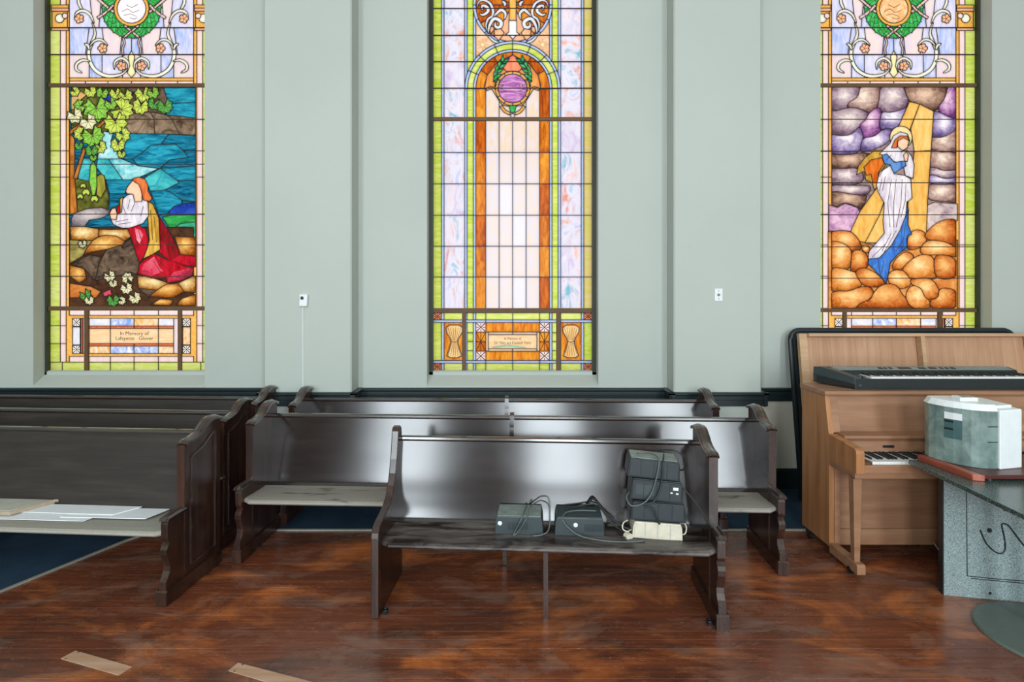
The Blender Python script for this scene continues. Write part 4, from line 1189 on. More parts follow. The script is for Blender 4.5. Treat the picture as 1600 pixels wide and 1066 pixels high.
def plain_end(parent, x):
    """uncarved curved support end, as the cut left end of the front pew"""
    edge_ = [(0.0, 0.0), (0.0, 0.45), (0.006, 0.478), (0.03, 0.505), (0.09, 0.523), (0.16, 0.535), (0.23, 0.553), (0.29, 0.585), (0.335, 0.635), (0.37, 0.70), (0.40, 0.78), (0.425, 0.88), (0.438, 0.945), (0.455, 0.968), (0.49, 0.972), (0.52, 0.955), (0.527, 0.92), (0.53, 0.6), (0.53, 0.3), (PD - 0.02, 0.0)]
    bm = bmesh.new(); prism(bm, edge_, 'x', x - 0.022, x + 0.022)
    return mesh_obj('end_panel', bm, M['pew_end'], parent, bevel=0.006)

def pew(loc, ang, L, label, seat_mat, left='scroll', right='scroll', legs=(0.5,), divider=False, base=0.006, back_mat=None):
    root = tag(empty('church_pew', (loc[0], loc[1], base), -math.radians(ang)), label, 'pew', 'dark wooden pews')
    (scroll_end if left == 'scroll' else plain_end)(*((root, 0.0, -1) if left == 'scroll' else (root, 0.0)))
    scroll_end(root, L, 1)
    # dished seat with rounded front edge and clipped corners
    x0, x1 = 0.018, L - 0.018
    prof = [(0.035, 0.386), (0.028, 0.394), (0.030, 0.404), (0.045, 0.412), (0.10, 0.412), (0.20, 0.406), (0.32, 0.398), (0.40, 0.398), (0.435, 0.404), (0.435, 0.372), (0.30, 0.372), (0.10, 0.378), (0.045, 0.380)]
    bm = bmesh.new()
    xs = [x0, x0 + 0.05, x1 - 0.05, x1]
    rings = []
    for i, xx in enumerate(xs):
        off = 0.04 if i in (0, 3) else 0.0
        rings.append([bm.verts.new((xx, yy + (off if yy < 0.06 else 0), zz)) for yy, zz in prof])
    m = len(prof)
    fs = []
    for i in range(3):
        for k in range(m):
            fs.append(bm.faces.new((rings[i][k], rings[i][(k + 1) % m], rings[i + 1][(k + 1) % m], rings[i + 1][k])))
    fs.append(bm.faces.new(rings[0])); fs.append(bm.faces.new(rings[-1]))
    bmesh.ops.recalc_face_normals(bm, faces=fs)
    mesh_obj('seat', bm, seat_mat, root)
    # curved back board
    pts = [(0.372, 0.385), (0.398, 0.43), (0.424, 0.54), (0.452, 0.68), (0.480, 0.80), (0.500, 0.885)]
    pts = [(q.x, q.y) for q in catmull([(a, b, 0) for a, b in pts], 5)]
    bp = pts + [(a + 0.024, b) for a, b in pts[::-1]]
    bm = bmesh.new(); prism(bm, bp, 'x', x0, x1)
    bm.normal_update()
    for f in bm.faces:
        if f.normal.y < -0.6 or f.normal.y > 0.6: f.smooth = True
    for e in bm.edges:
        if len(e.link_faces) == 2 and e.calc_face_angle(0) > 0.6: e.smooth = False
    back = mesh_obj('backrest', bm, back_mat or M['pew'], root)
    bm = bmesh.new()
    prism(bm, [(0.490, 0.872), (0.486, 0.884), (0.490, 0.896), (0.503, 0.902), (0.522, 0.901), (0.534, 0.893), (0.534, 0.872)], 'x', x0, x1)
    mesh_obj('top_rail', bm, M['pew_rail'], back)
    for f in legs:
        bm = bmesh.new(); xx = L * f
        box(bm, xx - 0.013, xx + 0.013, 0.06, 0.10, 0.0, 0.38)
        box(bm, xx - 0.013, xx + 0.013, 0.36, 0.43, 0.0, 0.376)
        box(bm, xx - 0.013, xx + 0.013, 0.10, 0.36, 0.33, 0.372)
        mesh_obj('leg', bm, M['pew_end'], root)
    if divider:
        bm = bmesh.new(); xx = L * divider
        prism(bm, [(0.36, 0.40), (0.390, 0.44), (0.417, 0.55), (0.447, 0.70), (0.472, 0.82), (0.486, 0.905), (0.494, 0.922), (0.53, 0.922), (0.53, 0.40)], 'x', xx - 0.016, xx + 0.016)
        mesh_obj('divider', bm, M['pew'], root)
    return root

P1 = (-0.774, 3.227, 3.4, 1.915)
front_pew = pew((P1[0], P1[1]), P1[2], P1[3], 'short dark pew carrying the power supply boxes and cables', M['seat_a'], left='plain', legs=(0.5,), base=0.0)
pew((-1.859, 3.872), 2.5, 3.61, 'long dark pew behind the short pew with the power supplies', M['seat_b'], divider=0.508)
pew((-1.80, 4.50), 1.4, 3.42, 'long dark pew pushed back along the wall below the plain patterned window', M['seat_b'], divider=0.508)
def left_pew(xr, yr, ang, L, label, seat):
    a = math.radians(ang)
    return pew((xr - L * math.cos(a), yr + L * math.sin(a)), ang, L, label, seat, legs=(0.4,), back_mat=M['pew_dull'])
lp1 = left_pew(-2.045, 3.35, 4.0, 2.9, 'dark pew with white sheets and cardboard on its dusty seat', M['seat_c'])
left_pew(-2.10, 3.945, 3.5, 2.9, 'dark pew between the paper-strewn pew and the wall-side pew', M['seat_b'])
left_pew(-2.14, 4.535, 2.5, 2.9, 'dark pew nearest the wall under the kneeling figure window', M['seat_b'])

# black screw-eye brackets left at the feet of the short pew
for bx_ in (0.045, P1[3] - 0.055):
    bm = bmesh.new()
    tube(bm, [(bx_ + 0.014 * math.cos(a), 0.06 + 0.014 * math.sin(a), 0.022) for a in [k * math.pi / 4 for k in range(9)]], 0.005, 6, 2)
    box(bm, bx_ - 0.012, bx_ + 0.012, 0.045, 0.075, 0.0, 0.018)
    mesh_obj('floor_bracket', bm, M['dark_metal'], front_pew)

# local point on a pew -> world
def on_pew(root, x, y, z):
    return Matrix.Translation(root.location) @ Matrix.Rotation(root.rotation_euler.z, 4, 'Z') @ Vector((x, y, z))

# ------------------------------------------------------------------ things on the pews
SEAT_Z = 0.405
def ups(name, label, px, py, pz, rz, tilt, w, h, d, mat, top_mat, style, group='power supplies on the short pew'):
    p = on_pew(front_pew, px, py, pz)
    r = tag(empty(name, p, front_pew.rotation_euler.z + rz), label, 'power supply', group)
    r.rotation_euler = (0, tilt, front_pew.rotation_euler.z + rz)
    bm = bmesh.new()
    prism(bm, [(-w / 2, 0.0), (w / 2, 0.0), (w / 2 - 0.004, h * 0.72), (w / 2 - 0.012, h), (-w / 2 + 0.012, h), (-w / 2 + 0.004, h * 0.72)], 'y', 0.0, d)
    mesh_obj('body', bm, mat, r, bevel=0.004)
    if style == 'tower':
        bm = bmesh.new(); box(bm, -w / 2 + 0.014, w / 2 - 0.014, 0.004, d - 0.004, h - 0.001, h + 0.004)
        mesh_obj('top_cover', bm, top_mat, r, bevel=0.003)
        for k in range(16):
            xx = (-w * 0.22 if 'round white button' in label else w * 0.10) + k * 0.0075
            mesh_obj('vent_slot', bbox(xx, xx + 0.003, -0.0015, 0.002, h * 0.28, h * 0.68), M['black'], r)
        bx = -w / 2 + 0.03 if 'round white button' in label else -w * 0.08
        bm = bmesh.new(); lathe(bm, [(0.013, 0), (0.013, 0.003), (0.008, 0.006)], 16)
        mesh_obj('button', bm, M['white'], r, loc=(bx, 0.0, h * 0.62), rot=(math.radians(90), 0, 0))
    else:
        bm = bmesh.new(); box(bm, -w / 2 + 0.012, w / 2 - 0.012, -0.004, 0.004, h * 0.10, h * 0.92)
        mesh_obj('front_panel', bm, M['slate'] if mat is M['black'] else mat, r, bevel=0.002)
        for k in range(1, 4):
            xx = -w / 2 + k * w / 4
            mesh_obj('panel_rib', bbox(xx - 0.002, xx + 0.002, -0.006, 0.0, h * 0.10, h * 0.92), M['black'] if mat is not M['beige'] else M['card_dust'], r)
        bm = bmesh.new(); box(bm, -w / 2 + 0.016, w / 2 - 0.016, 0.01, d - 0.01, h - 0.001, h + 0.004)
        mesh_obj('top_cover', bm, top_mat, r, bevel=0.003)
        if style == 'label':
            mesh_obj('rating_label', bbox(-w / 2 + 0.03, -w * 0.05, -0.0055, -0.003, h * 0.3, h * 0.8), M['charcoal'], r)
            mesh_obj('rocker_switch', bbox(w * 0.30, w * 0.30 + 0.03, -0.007, -0.003, h * 0.66, h * 0.80), M['white'], r)
            mesh_obj('indicator', bbox(w * 0.25, w * 0.25 + 0.014, -0.006, -0.003, h * 0.48, h * 0.55), M['white'], r)
            mesh_obj('indicator', bbox(w * 0.36, w * 0.36 + 0.014, -0.006, -0.003, h * 0.46, h * 0.53), M['white'], r)
    return r
# positions along the front pew (x from its left end, y from its front)
ups('power_supply', 'dark grey box with round white button standing alone on the pew seat', 0.80, 0.21, SEAT_Z, 0.0, 0.0, 0.285, 0.105, 0.19, M['charcoal'], M['grey_dusty'], 'tower')
ups('power_supply', 'dark grey box with emblem on its front beside the stacked boxes', 1.155, 0.21, SEAT_Z, 0.0, 0.0, 0.29, 0.105, 0.19, M['charcoal'], M['charcoal'], 'tower')
ups('power_supply', 'cream box at the bottom of the stack of boxes', 1.60, 0.19, SEAT_Z, -0.06, 0.03, 0.285, 0.095, 0.20, M['beige'], M['black'], 'ribbed', None)
ups('power_supply', 'black ribbed box lying directly on the cream box', 1.605, 0.20, SEAT_Z + 0.10, -0.03, 0.035, 0.315, 0.105, 0.20, M['black'], M['black'], 'ribbed')
ups('power_supply', 'black box with white rocker switch near the top of the stack', 1.595, 0.20, SEAT_Z + 0.216, -0.05, 0.06, 0.30, 0.115, 0.19, M['black'], M['charcoal'], 'label')
ups('power_supply', 'black ribbed box with pale dusty lid on top of the stack', 1.58, 0.21, SEAT_Z + 0.342, -0.05, 0.075, 0.30, 0.110, 0.18, M['black'], M['grey_dusty'], 'ribbed')

def cable(label, pts, r=0.0045, mat=None, cat='cable'):
    bm = bmesh.new()
    tube(bm, [on_pew(front_pew, *p) for p in pts], r, 7, 6)
    return tag(mesh_obj('power_cable', bm, mat or M['cable'], smooth=True), label, cat, 'cables on the short pew')
Z = SEAT_Z
cable('grey looped cable tied round the box with round white button', [(0.84, 0.36, Z + 0.115), (0.83, 0.25, Z + 0.122), (0.815, 0.196, Z + 0.10), (0.78, 0.19, Z + 0.03), (0.77, 0.185, Z + 0.006), (0.80, 0.19, Z + 0.03), (0.845, 0.195, Z + 0.105), (0.865, 0.27, Z + 0.145), (0.875, 0.36, Z + 0.12)], 0.004, M['cable_grey'])
cable('dark loop of cable hanging off the end of the box with round white button', [(0.86, 0.36, Z + 0.112), (0.89, 0.35, Z + 0.135), (0.93, 0.33, Z + 0.16), (0.975, 0.27, Z + 0.155), (0.982, 0.235, Z + 0.08), (0.97, 0.2, Z + 0.03), (0.93, 0.185, Z + 0.012), (0.88, 0.18, Z + 0.007)], 0.0042, M['cable_grey'])
cable('long grey cable sweeping from the emblem box to the stack', [(1.26, 0.30, Z + 0.115), (1.16, 0.29, Z + 0.12), (1.08, 0.26, Z + 0.118), (1.055, 0.205, Z + 0.10), (1.09, 0.192, Z + 0.055), (1.16, 0.165, Z + 0.02), (1.28, 0.14, Z + 0.008), (1.42, 0.135, Z + 0.006), (1.52, 0.15, Z + 0.008)], 0.0045, M['cable_grey'])
cable('thick black cable crossing behind the emblem box towards the stack', [(1.21, 0.385, Z + 0.113), (1.235, 0.385, Z + 0.15), (1.255, 0.375, Z + 0.158), (1.29, 0.34, Z + 0.125), (1.33, 0.30, Z + 0.09), (1.40, 0.26, Z + 0.05), (1.46, 0.24, Z + 0.03)], 0.007)
cable('black cable lying along the lid of the emblem box', [(1.08, 0.33, Z + 0.113), (1.15, 0.36, Z + 0.118), (1.24, 0.37, Z + 0.13), (1.29, 0.33, Z + 0.118), (1.315, 0.31, Z + 0.09), (1.37, 0.28, Z + 0.035), (1.45, 0.23, Z + 0.008)], 0.005)
cable('pale cable looped over the top box of the stack', [(1.50, 0.30, Z + 0.468), (1.58, 0.27, Z + 0.475), (1.612, 0.205, Z + 0.455), (1.595, 0.188, Z + 0.36), (1.565, 0.18, Z + 0.27), (1.52, 0.175, Z + 0.215), (1.45, 0.17, Z + 0.20), (1.425, 0.20, Z + 0.235), (1.45, 0.24, Z + 0.26)], 0.0045, M['cable_grey'])
cable('black cable hanging in a big loop from the stack lid', [(1.62, 0.33, Z + 0.47), (1.65, 0.26, Z + 0.50), (1.71, 0.22, Z + 0.505), (1.765, 0.22, Z + 0.465), (1.775, 0.23, Z + 0.41), (1.745, 0.25, Z + 0.385), (1.72, 0.28, Z + 0.40)], 0.005)
cable('black cable running down the face of the stacked boxes', [(1.65, 0.26, Z + 0.475), (1.635, 0.198, Z + 0.45), (1.62, 0.182, Z + 0.32), (1.58, 0.172, Z + 0.23), (1.52, 0.168, Z + 0.205), (1.57, 0.165, Z + 0.18), (1.60, 0.165, Z + 0.11), (1.61, 0.17, Z + 0.10)], 0.005)
cable('black cable stretched from the stack to the arm of the pew end', [(1.735, 0.26, Z + 0.30), (1.77, 0.25, Z + 0.27), (1.83, 0.21, Z + 0.20), (1.87, 0.16, Z + 0.13), (1.888, 0.12, Z + 0.105)], 0.004)
cable('white cord looped at the end of the cream box', [(1.44, 0.25, Z + 0.085), (1.41, 0.22, Z + 0.08), (1.405, 0.21, Z + 0.05), (1.43, 0.21, Z + 0.035), (1.46, 0.24, Z + 0.035)], 0.004, M['beige'])
cable('white cord curving round the far end of the cream box', [(1.745, 0.26, Z + 0.10), (1.77, 0.22, Z + 0.07), (1.76, 0.2, Z + 0.035), (1.735, 0.22, Z + 0.02)], 0.004, M['beige'])
pl = tag(empty('power_plug', on_pew(front_pew, 1.435, 0.20, Z), 0.5), 'cream plug lying beside the cream box', 'plug')
bm = bmesh.new(); prism(bm, [(-0.02, 0.0), (0.02, 0.0), (0.024, 0.018), (0.012, 0.03), (-0.014, 0.03), (-0.024, 0.016)], 'y', -0.02, 0.02)
mesh_obj('plug_body', bm, M['beige'], pl, bevel=0.004)
for s in (-1, 1):
    mesh_obj('prong', bbox(-0.038, -0.018, s * 0.008 - 0.002, s * 0.008 + 0.002, 0.010, 0.016), M['metal'], pl)

# white sheets and cardboard on the left pew
L1 = 2.9
def sheet(label, x0, x1, y0, y1, z, rz, t=0.003, skew=0.0, mat=None):
    p = on_pew(lp1, (x0 + x1) / 2, (y0 + y1) / 2, z)
    bm = bmesh.new(); w, d = (x1 - x0) / 2, (y1 - y0) / 2
    prism(bm, [(-w, -d), (w - skew, -d), (w, d), (-w, d)], 'z', 0.0, t)
    return tag(mesh_obj('foam_board', bm, mat or M['paper'], loc=p, rot=(0, 0, lp1.rotation_euler.z + rz)), label, 'board', 'boards on the dusty pew seat')
sheet('white sheet reaching furthest along the dusty seat towards the pew end', 2.10, 2.70, 0.20, 0.36, SEAT_Z + 0.0125, 0.02, 0.004, 0.05)
sheet('white sheet lying across the middle of the stack of boards', 1.75, 2.50, 0.24, 0.38, SEAT_Z + 0.017, 0.0, 0.004, 0.09)
sheet('white sheet sticking out beneath the others at the seat front', 1.40, 2.32, 0.15, 0.27, SEAT_Z + 0.008, 0.01, 0.004, 0.03)
cb = tag(empty('cardboard_box', on_pew(lp1, 1.62, 0.29, SEAT_Z + 0.0215), lp1.rotation_euler.z), 'flattened cardboard box lying on the white sheets', 'box')
bm = bmesh.new(); prism(bm, [(-0.30, -0.11), (0.16, -0.11), (0.27, 0.10), (-0.30, 0.10)], 'z', 0.0, 0.022)
mesh_obj('cardboard_body', bm, M['card'], cb, bevel=0.002)
bm = bmesh.new(); prism(bm, [(-0.30, -0.10), (0.15, -0.10), (0.25, 0.095), (-0.30, 0.095)], 'z', 0.022, 0.026)
mesh_obj('top_flap', bm, M['card_dust'], cb)
bm = bmesh.new(); tube(bm, [(0.17, -0.07, 0.016), (0.255, 0.09, 0.018), (0.285, 0.10, 0.018)], 0.009, 8, 2)
mesh_obj('rolled_edge', bm, M['card'], cb)

# ------------------------------------------------------------------ piano
PX0, PX1 = 2.19, 3.70
pi_ = tag(empty('upright_piano', (PX0, 3.67, 0.0)), 'tan wooden upright piano on casters with keyboard open', 'piano')
def pbox(name, x0, x1, y0, y1, z0, z1, mat, par=pi_, bev=0.003):
    return mesh_obj(name, bbox(x0 - PX0, x1 - PX0, y0 - 3.67, y1 - 3.67, z0, z1), mat, par, bevel=bev)
for s, xx in ((0, PX0), (1, PX1 - 0.035)):
    bm = bmesh.new()
    prism(bm, [(3.985 - 3.67, 0.07), (3.985 - 3.67, 0.83), (4.04 - 3.67, 1.105), (4.36 - 3.67, 1.105), (4.36 - 3.67, 0.07)], 'x', xx - PX0, xx - PX0 + 0.035)
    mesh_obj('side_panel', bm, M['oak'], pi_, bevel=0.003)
    # key-bed cheek
    bm = bmesh.new()
    prism(bm, [(0.0, 0.67), (0.0, 0.80), (0.006, 0.818), (0.022, 0.828), (0.12, 0.838), (0.318, 0.85), (0.318, 0.67)], 'x', xx - PX0, xx - PX0 + 0.035 + 0.02)
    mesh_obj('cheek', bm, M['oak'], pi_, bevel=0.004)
    # front leg tapering down to the toe block
    bm = bmesh.new()
    lx = xx - PX0 + 0.027
    for z0, z1, w0, w1 in ((0.09, 0.63, 0.018, 0.028),):
        A_ = [(lx - w0, 0.035), (lx + w0, 0.035), (lx + w0, 0.075), (lx - w0, 0.075)]
        B_ = [(lx - w1, 0.03), (lx + w1, 0.03), (lx + w1, 0.085), (lx - w1, 0.085)]
        va = [bm.verts.new((a, b, z0)) for a, b in A_]; vb = [bm.verts.new((a, b, z1)) for a, b in B_]
        bm.faces.new(va[::-1]); bm.faces.new(vb)
        for i in range(4): bm.faces.new((va[i], va[(i + 1) % 4], vb[(i + 1) % 4], vb[i]))
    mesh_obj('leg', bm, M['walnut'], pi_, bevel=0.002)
    bm = bmesh.new(); prism(bm, [(-0.01, 0.03), (-0.01, 0.085), (0.0, 0.095), (0.315, 0.095), (0.315, 0.03)], 'x', xx - PX0, xx - PX0 + 0.055)
    toe = mesh_obj('toe_block', bm, M['walnut'], pi_, bevel=0.004)
    bm = bmesh.new(); lathe(bm, [(0.018, -0.013), (0.026, -0.010), (0.026, 0.010), (0.018, 0.013)], 18)
    mesh_obj('caster', bm, M['dark_metal'], pi_, loc=(xx - PX0 + 0.012, 0.085, 0.026), rot=(0, math.radians(90), 0))
    bm = bmesh.new(); lathe(bm, [(0.018, -0.013), (0.026, -0.010), (0.026, 0.010), (0.018, 0.013)], 18)
    mesh_obj('caster', bm, M['dark_metal'], pi_, loc=(xx - PX0 + 0.012, 0.60, 0.026), rot=(0, math.radians(90), 0))
    mesh_obj('caster_fork', bbox(xx - PX0 + 0.002, xx - PX0 + 0.03, 0.56, 0.64, 0.04, 0.075), M['dark_metal'], pi_)
# lid
bm = bmesh.new(); prism(bm, [(4.02 - 3.67, 1.105), (4.012 - 3.67, 1.118), (4.02 - 3.67, 1.138), (4.37 - 3.67, 1.138), (4.37 - 3.67, 1.105)], 'x', -0.012, PX1 - PX0 + 0.012)
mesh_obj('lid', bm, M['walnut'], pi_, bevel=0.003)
# upper front panel, slanting
bm = bmesh.new(); prism(bm, [(4.010 - 3.67, 0.855), (4.055 - 3.67, 1.105), (4.075 - 3.67, 1.105), (4.030 - 3.67, 0.855)], 'x', 0.035, PX1 - PX0 - 0.035)
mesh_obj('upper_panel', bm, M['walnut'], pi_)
bm = bmesh.new(); prism(bm, [(3.995 - 3.67, 0.855), (4.040 - 3.67, 1.105), (4.055 - 3.67, 1.105), (4.010 - 3.67, 0.855)], 'x', 0.035, 0.085)
mesh_obj('panel_stile', bm, M['walnut'], pi_, bevel=0.002)
# music shelf and fallboard
bm = bmesh.new(); prism(bm, [(3.90 - 3.67, 0.832), (3.895 - 3.67, 0.842), (3.90 - 3.67, 0.856), (4.03 - 3.67, 0.862), (4.03 - 3.67, 0.832)], 'x', 0.056, PX1 - PX0 - 0.056)
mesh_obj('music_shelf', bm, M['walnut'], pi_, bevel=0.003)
bm = bmesh.new(); prism(bm, [(3.905 - 3.67, 0.745), (3.915 - 3.67, 0.815), (3.93 - 3.67, 0.832), (3.97 - 3.67, 0.832), (3.97 - 3.67, 0.745)], 'x', 0.056, PX1 - PX0 - 0.056)
fb = mesh_obj('fallboard', bm, M['walnut'], pi_)
bm = bmesh.new(); prism(bm, [(-0.035, -0.008), (0.035, -0.008), (0.04, 0.0), (0.035, 0.008), (-0.035, 0.008), (-0.04, 0.0)], 'y', -0.004, 0.004)
mesh_obj('maker_badge', bm, M['dark_metal'], fb, loc=(0.36, 3.910 - 3.67, 0.782), rot=(math.radians(-8), 0, 0))
# key bed, keyslip, keys
mesh_obj('key_bed', bbox(0.0, PX1 - PX0, 0.015, 0.32, 0.635, 0.672), M['walnut'], pi_, bevel=0.003)
mesh_obj('key_slip', bbox(0.055, PX1 - PX0 - 0.055, 0.01, 0.035, 0.672, 0.722), M['walnut'], pi_, bevel=0.003)
mesh_obj('key_block', bbox(0.055, 0.125, 0.035, 0.22, 0.672, 0.735), M['walnut_dark'], pi_, bevel=0.003)
bmw, bmb = bmesh.new(), bmesh.new()
kx = 0.127
for k in range(52):
    box(bmw, kx + k * 0.0238 + 0.0006, kx + (k + 1) * 0.0238 - 0.0006, 0.040, 0.235, 0.70, 0.738)
    if k % 7 in (0, 2, 3, 5, 6) and k < 51:
        box(bmb, kx + (k + 1) * 0.0238 - 0.0055, kx + (k + 1) * 0.0238 + 0.0055, 0.09, 0.235, 0.738, 0.750)
tag(mesh_obj('white_keys', bmw, M['ivory'], pi_), kind='stuff')
tag(mesh_obj('black_keys', bmb, M['black'], pi_), kind='stuff')
# lower panel, bottom rail, back
mesh_obj('lower_panel', bbox(0.035, PX1 - PX0 - 0.035, 0.33, 0.35, 0.18, 0.64), M['walnut'], pi_)
mesh_obj('bottom_rail', bbox(0.035, PX1 - PX0 - 0.035, 0.315, 0.36, 0.08, 0.19), M['walnut'], pi_, bevel=0.003)
mesh_obj('corner_post', bbox(0.035, 0.075, 0.31, 0.36, 0.095, 0.64), M['walnut'], pi_, bevel=0.002)
mesh_obj('back_board', bbox(0.035, PX1 - PX0 - 0.035, 0.64, 0.69, 0.08, 1.10), M['walnut'], pi_)
bm = bmesh.new(); tube(bm, [(0.71, 0.29, 0.11), (0.712, 0.25, 0.075), (0.735, 0.20, 0.055), (0.76, 0.19, 0.057)], 0.006, 6, 4)
mesh_obj('pedal', bm, M['metal'], pi_)
bm = bmesh.new(); tube(bm, [(0.80, 0.29, 0.11), (0.80, 0.25, 0.08), (0.80, 0.20, 0.06)], 0.006, 6, 4)
mesh_obj('pedal', bm, M['metal'], pi_)

# electronic keyboard on the piano lid
dk = tag(empty('electronic_keyboard', (2.43, 4.09, 1.138)), 'black electronic keyboard lying on the piano lid', 'keyboard')
KW = 1.30
bm = bmesh.new()
pl_ = [(0.0, 0.0), (KW, 0.0), (KW, 0.32), (-0.13, 0.32), (-0.13, 0.27)]
lo = [bm.verts.new((a, b, 0.006)) for a, b in pl_]; hi = [bm.verts.new((a, b, z)) for (a, b), z in zip(pl_, (0.040, 0.040, 0.07, 0.07, 0.062))]
bm.faces.new(lo[::-1]); bm.faces.new(hi)
for i in range(5): bm.faces.new((lo[i], lo[(i + 1) % 5], hi[(i + 1) % 5], hi[i]))
mesh_obj('case_bottom', bm, M['black'], dk, bevel=0.003)
mesh_obj('front_lip', bbox(0.0, KW, -0.004, 0.02, 0.0, 0.074), M['black'], dk, bevel=0.004)
bm = bmesh.new()
prof = [(0.0, 0.035), (0.0, 0.082), (0.06, 0.096), (0.19, 0.118), (0.26, 0.128), (0.315, 0.122), (0.32, 0.05)]
A_ = [bm.verts.new((-0.002 - 0.13 * p[0] / 0.32, p[0], p[1])) for p in prof]; B_ = [bm.verts.new((0.045 - 0.11 * p[0] / 0.32, p[0], p[1])) for p in prof]
n = len(prof); fs = [bm.faces.new(A_), bm.faces.new(B_[::-1])]
for i in range(n): fs.append(bm.faces.new((A_[i], A_[(i + 1) % n], B_[(i + 1) % n], B_[i])))
bmesh.ops.recalc_face_normals(bm, faces=fs)
mesh_obj('end_cheek', bm, M['charcoal'], dk, bevel=0.003)
bm = bmesh.new(); prism(bm, [(0.165, 0.05), (0.165, 0.100), (0.175, 0.112), (0.25, 0.128), (0.32, 0.122), (0.32, 0.05)], 'x', -0.06, KW)
tp = mesh_obj('control_panel', bm, M['black'], dk)
bm = bmesh.new(); prism(bm, [(0.177, 0.1125), (0.177, 0.1142), (0.25, 0.1302), (0.25, 0.1285)], 'x', -0.04, KW - 0.02)
mesh_obj('panel_face', bm, M['grey_dusty'], tp)  # pale strip painting the glare on the control panel
for k, (a, w) in enumerate(((0.30, 0.03), (0.345, 0.015), (0.38, 0.02), (0.45, 0.09), (0.60, 0.05), (0.68, 0.05), (0.76, 0.02), (0.80, 0.02), (0.84, 0.03))):
    bm = bmesh.new(); prism(bm, [(0.195, 0.117), (0.195, 0.121), (0.225, 0.128), (0.225, 0.123)], 'x', a, a + w)
    mesh_obj('control_button', bm, M['black'], tp)
bmw, bmb = bmesh.new(), bmesh.new()
for k in range(50):
    x_ = 0.13 + k * 0.0233
    box(bmw, x_ + 0.0006, x_ + 0.0227, 0.022, 0.163, 0.05, 0.084)
    if k % 7 in (0, 2, 3, 5, 6): box(bmb, x_ + 0.018, x_ + 0.029, 0.075, 0.163, 0.084, 0.096)
tag(mesh_obj('white_keys', bmw, M['ivory'], dk), kind='stuff'); tag(mesh_obj('black_keys', bmb, M['black'], dk), kind='stuff')
for a in (0.058, 0.085):
    mesh_obj('wheel', bbox(a, a + 0.018, 0.04, 0.12, 0.06, 0.088), M['charcoal'], dk, bevel=0.005)
mesh_obj('key_end_block', bbox(0.045, 0.128, 0.02, 0.165, 0.04, 0.072), M['black'], dk)
bm = bmesh.new(); lathe(bm, [(0.007, 0), (0.007, 0.004)], 10)
mesh_obj('headphone_jack', bm, M['metal'], dk, loc=(0.035, -0.003, 0.03), rot=(math.radians(90), 0, 0))

# ------------------------------------------------------------------ leaning panels behind the piano
TA = math.radians(-8.6)
bp_ = tag(empty('leaning_panel', (2.50, 4.99, 0.016)), 'tall black panel with rounded corners leaning behind the tan frame', 'panel')
bp_.rotation_euler = (TA, 0, 0)
PH, PW = 1.50, 2.05
def rounded(w, h, r, x0=0.0):
    pts = [(x0, 0.0), (x0 + w, 0.0)]
    for k in range(7): a = math.radians(k * 15); pts.append((x0 + w - r + r * math.cos(a), h - r + r * math.sin(a)))
    for k in range(7): a = math.radians(90 + k * 15); pts.append((x0 + r + r * math.cos(a), h - r + r * math.sin(a)))
    return pts
bm = bmesh.new(); prism(bm, rounded(PW - 0.02, PH - 0.012, 0.085, 0.012), 'y', 0.010, 0.032)
mesh_obj('board', bm, M['black'], bp_)
bm = bmesh.new()
path = [(p[0], 0.021, p[1]) for p in rounded(PW - 0.03, PH - 0.02, 0.085, 0.018)[1:]] + [(0.018, 0.021, 0.0)]
tube(bm, path, 0.024, 8, 0)
mesh_obj('rubber_edge', bm, M['black'], bp_, smooth=True)
tf = tag(empty('tan_frame', (2.548, 4.925, 0.014)), 'tan wooden frame with boarded back standing behind the piano', 'frame')
tf.rotation_euler = (TA, 0, 0)
FH, FW, FD = 1.455, 2.75, 0.055
mesh_obj('stile', bbox(0.0, 0.07, -FD + 0.035, 0.03, 0.0, FH), M['pine_edge'], tf, bevel=0.003)
mesh_obj('stile', bbox(FW - 0.07, FW, -FD, 0.03, 0.0, FH), M['pine_edge'], tf, bevel=0.003)
mesh_obj('top_rail', bbox(0.07, FW - 0.07, -FD, 0.03, FH - 0.028, FH), M['pine_edge'], tf, bevel=0.003)
mesh_obj('bottom_rail', bbox(0.07, FW - 0.07, -FD, 0.03, 0.0, 0.05), M['pine_edge'], tf, bevel=0.003)
for xx in (1.065, 2.02):
    mesh_obj('divider', bbox(xx - 0.018, xx + 0.018, -FD - 0.012, 0.0, 0.05, FH - 0.028), M['pine_edge'], tf, bevel=0.003)
nb = 24
for k in range(nb):
    w_ = (FW - 0.14) / nb
    mesh_obj('back_board', bbox(0.07 + k * w_ + 0.0005, 0.07 + (k + 1) * w_ - 0.0005, 0.008, 0.024, 0.05, FH - 0.028), M['pine'], tf)

# ------------------------------------------------------------------ speckled table, tray, humidifier
TZ = 0.768
tb = tag(empty('speckled_table', (2.60, 3.48, 0.0)), 'grey speckled table with overhanging top and round steel base', 'table')
def tbm(name, pts, z0, z1, mat, bev=0.0, par=tb):
    bm = bmesh.new(); prism(bm, [(a - 2.60, b - 3.48) for a, b in pts], 'z', z0, z1)
    return mesh_obj(name, bm, mat, par, bevel=bev)
tbm('tabletop', [(2.44, 2.60), (4.0, 2.60), (4.0, 3.652), (2.51, 3.652)], TZ - 0.024, TZ, M['granite_dark'], 0.002)
ang = math.radians(-11.5)
def rp(x, y): return (2.608 + x * math.cos(ang) - y * math.sin(ang), 3.483 + x * math.sin(ang) + y * math.cos(ang))
pn = tbm('support_panel', [rp(0, 0), rp(1.15, 0), rp(1.15, 0.05), rp(0, 0.05)], 0.0, TZ - 0.023, M['granite'])
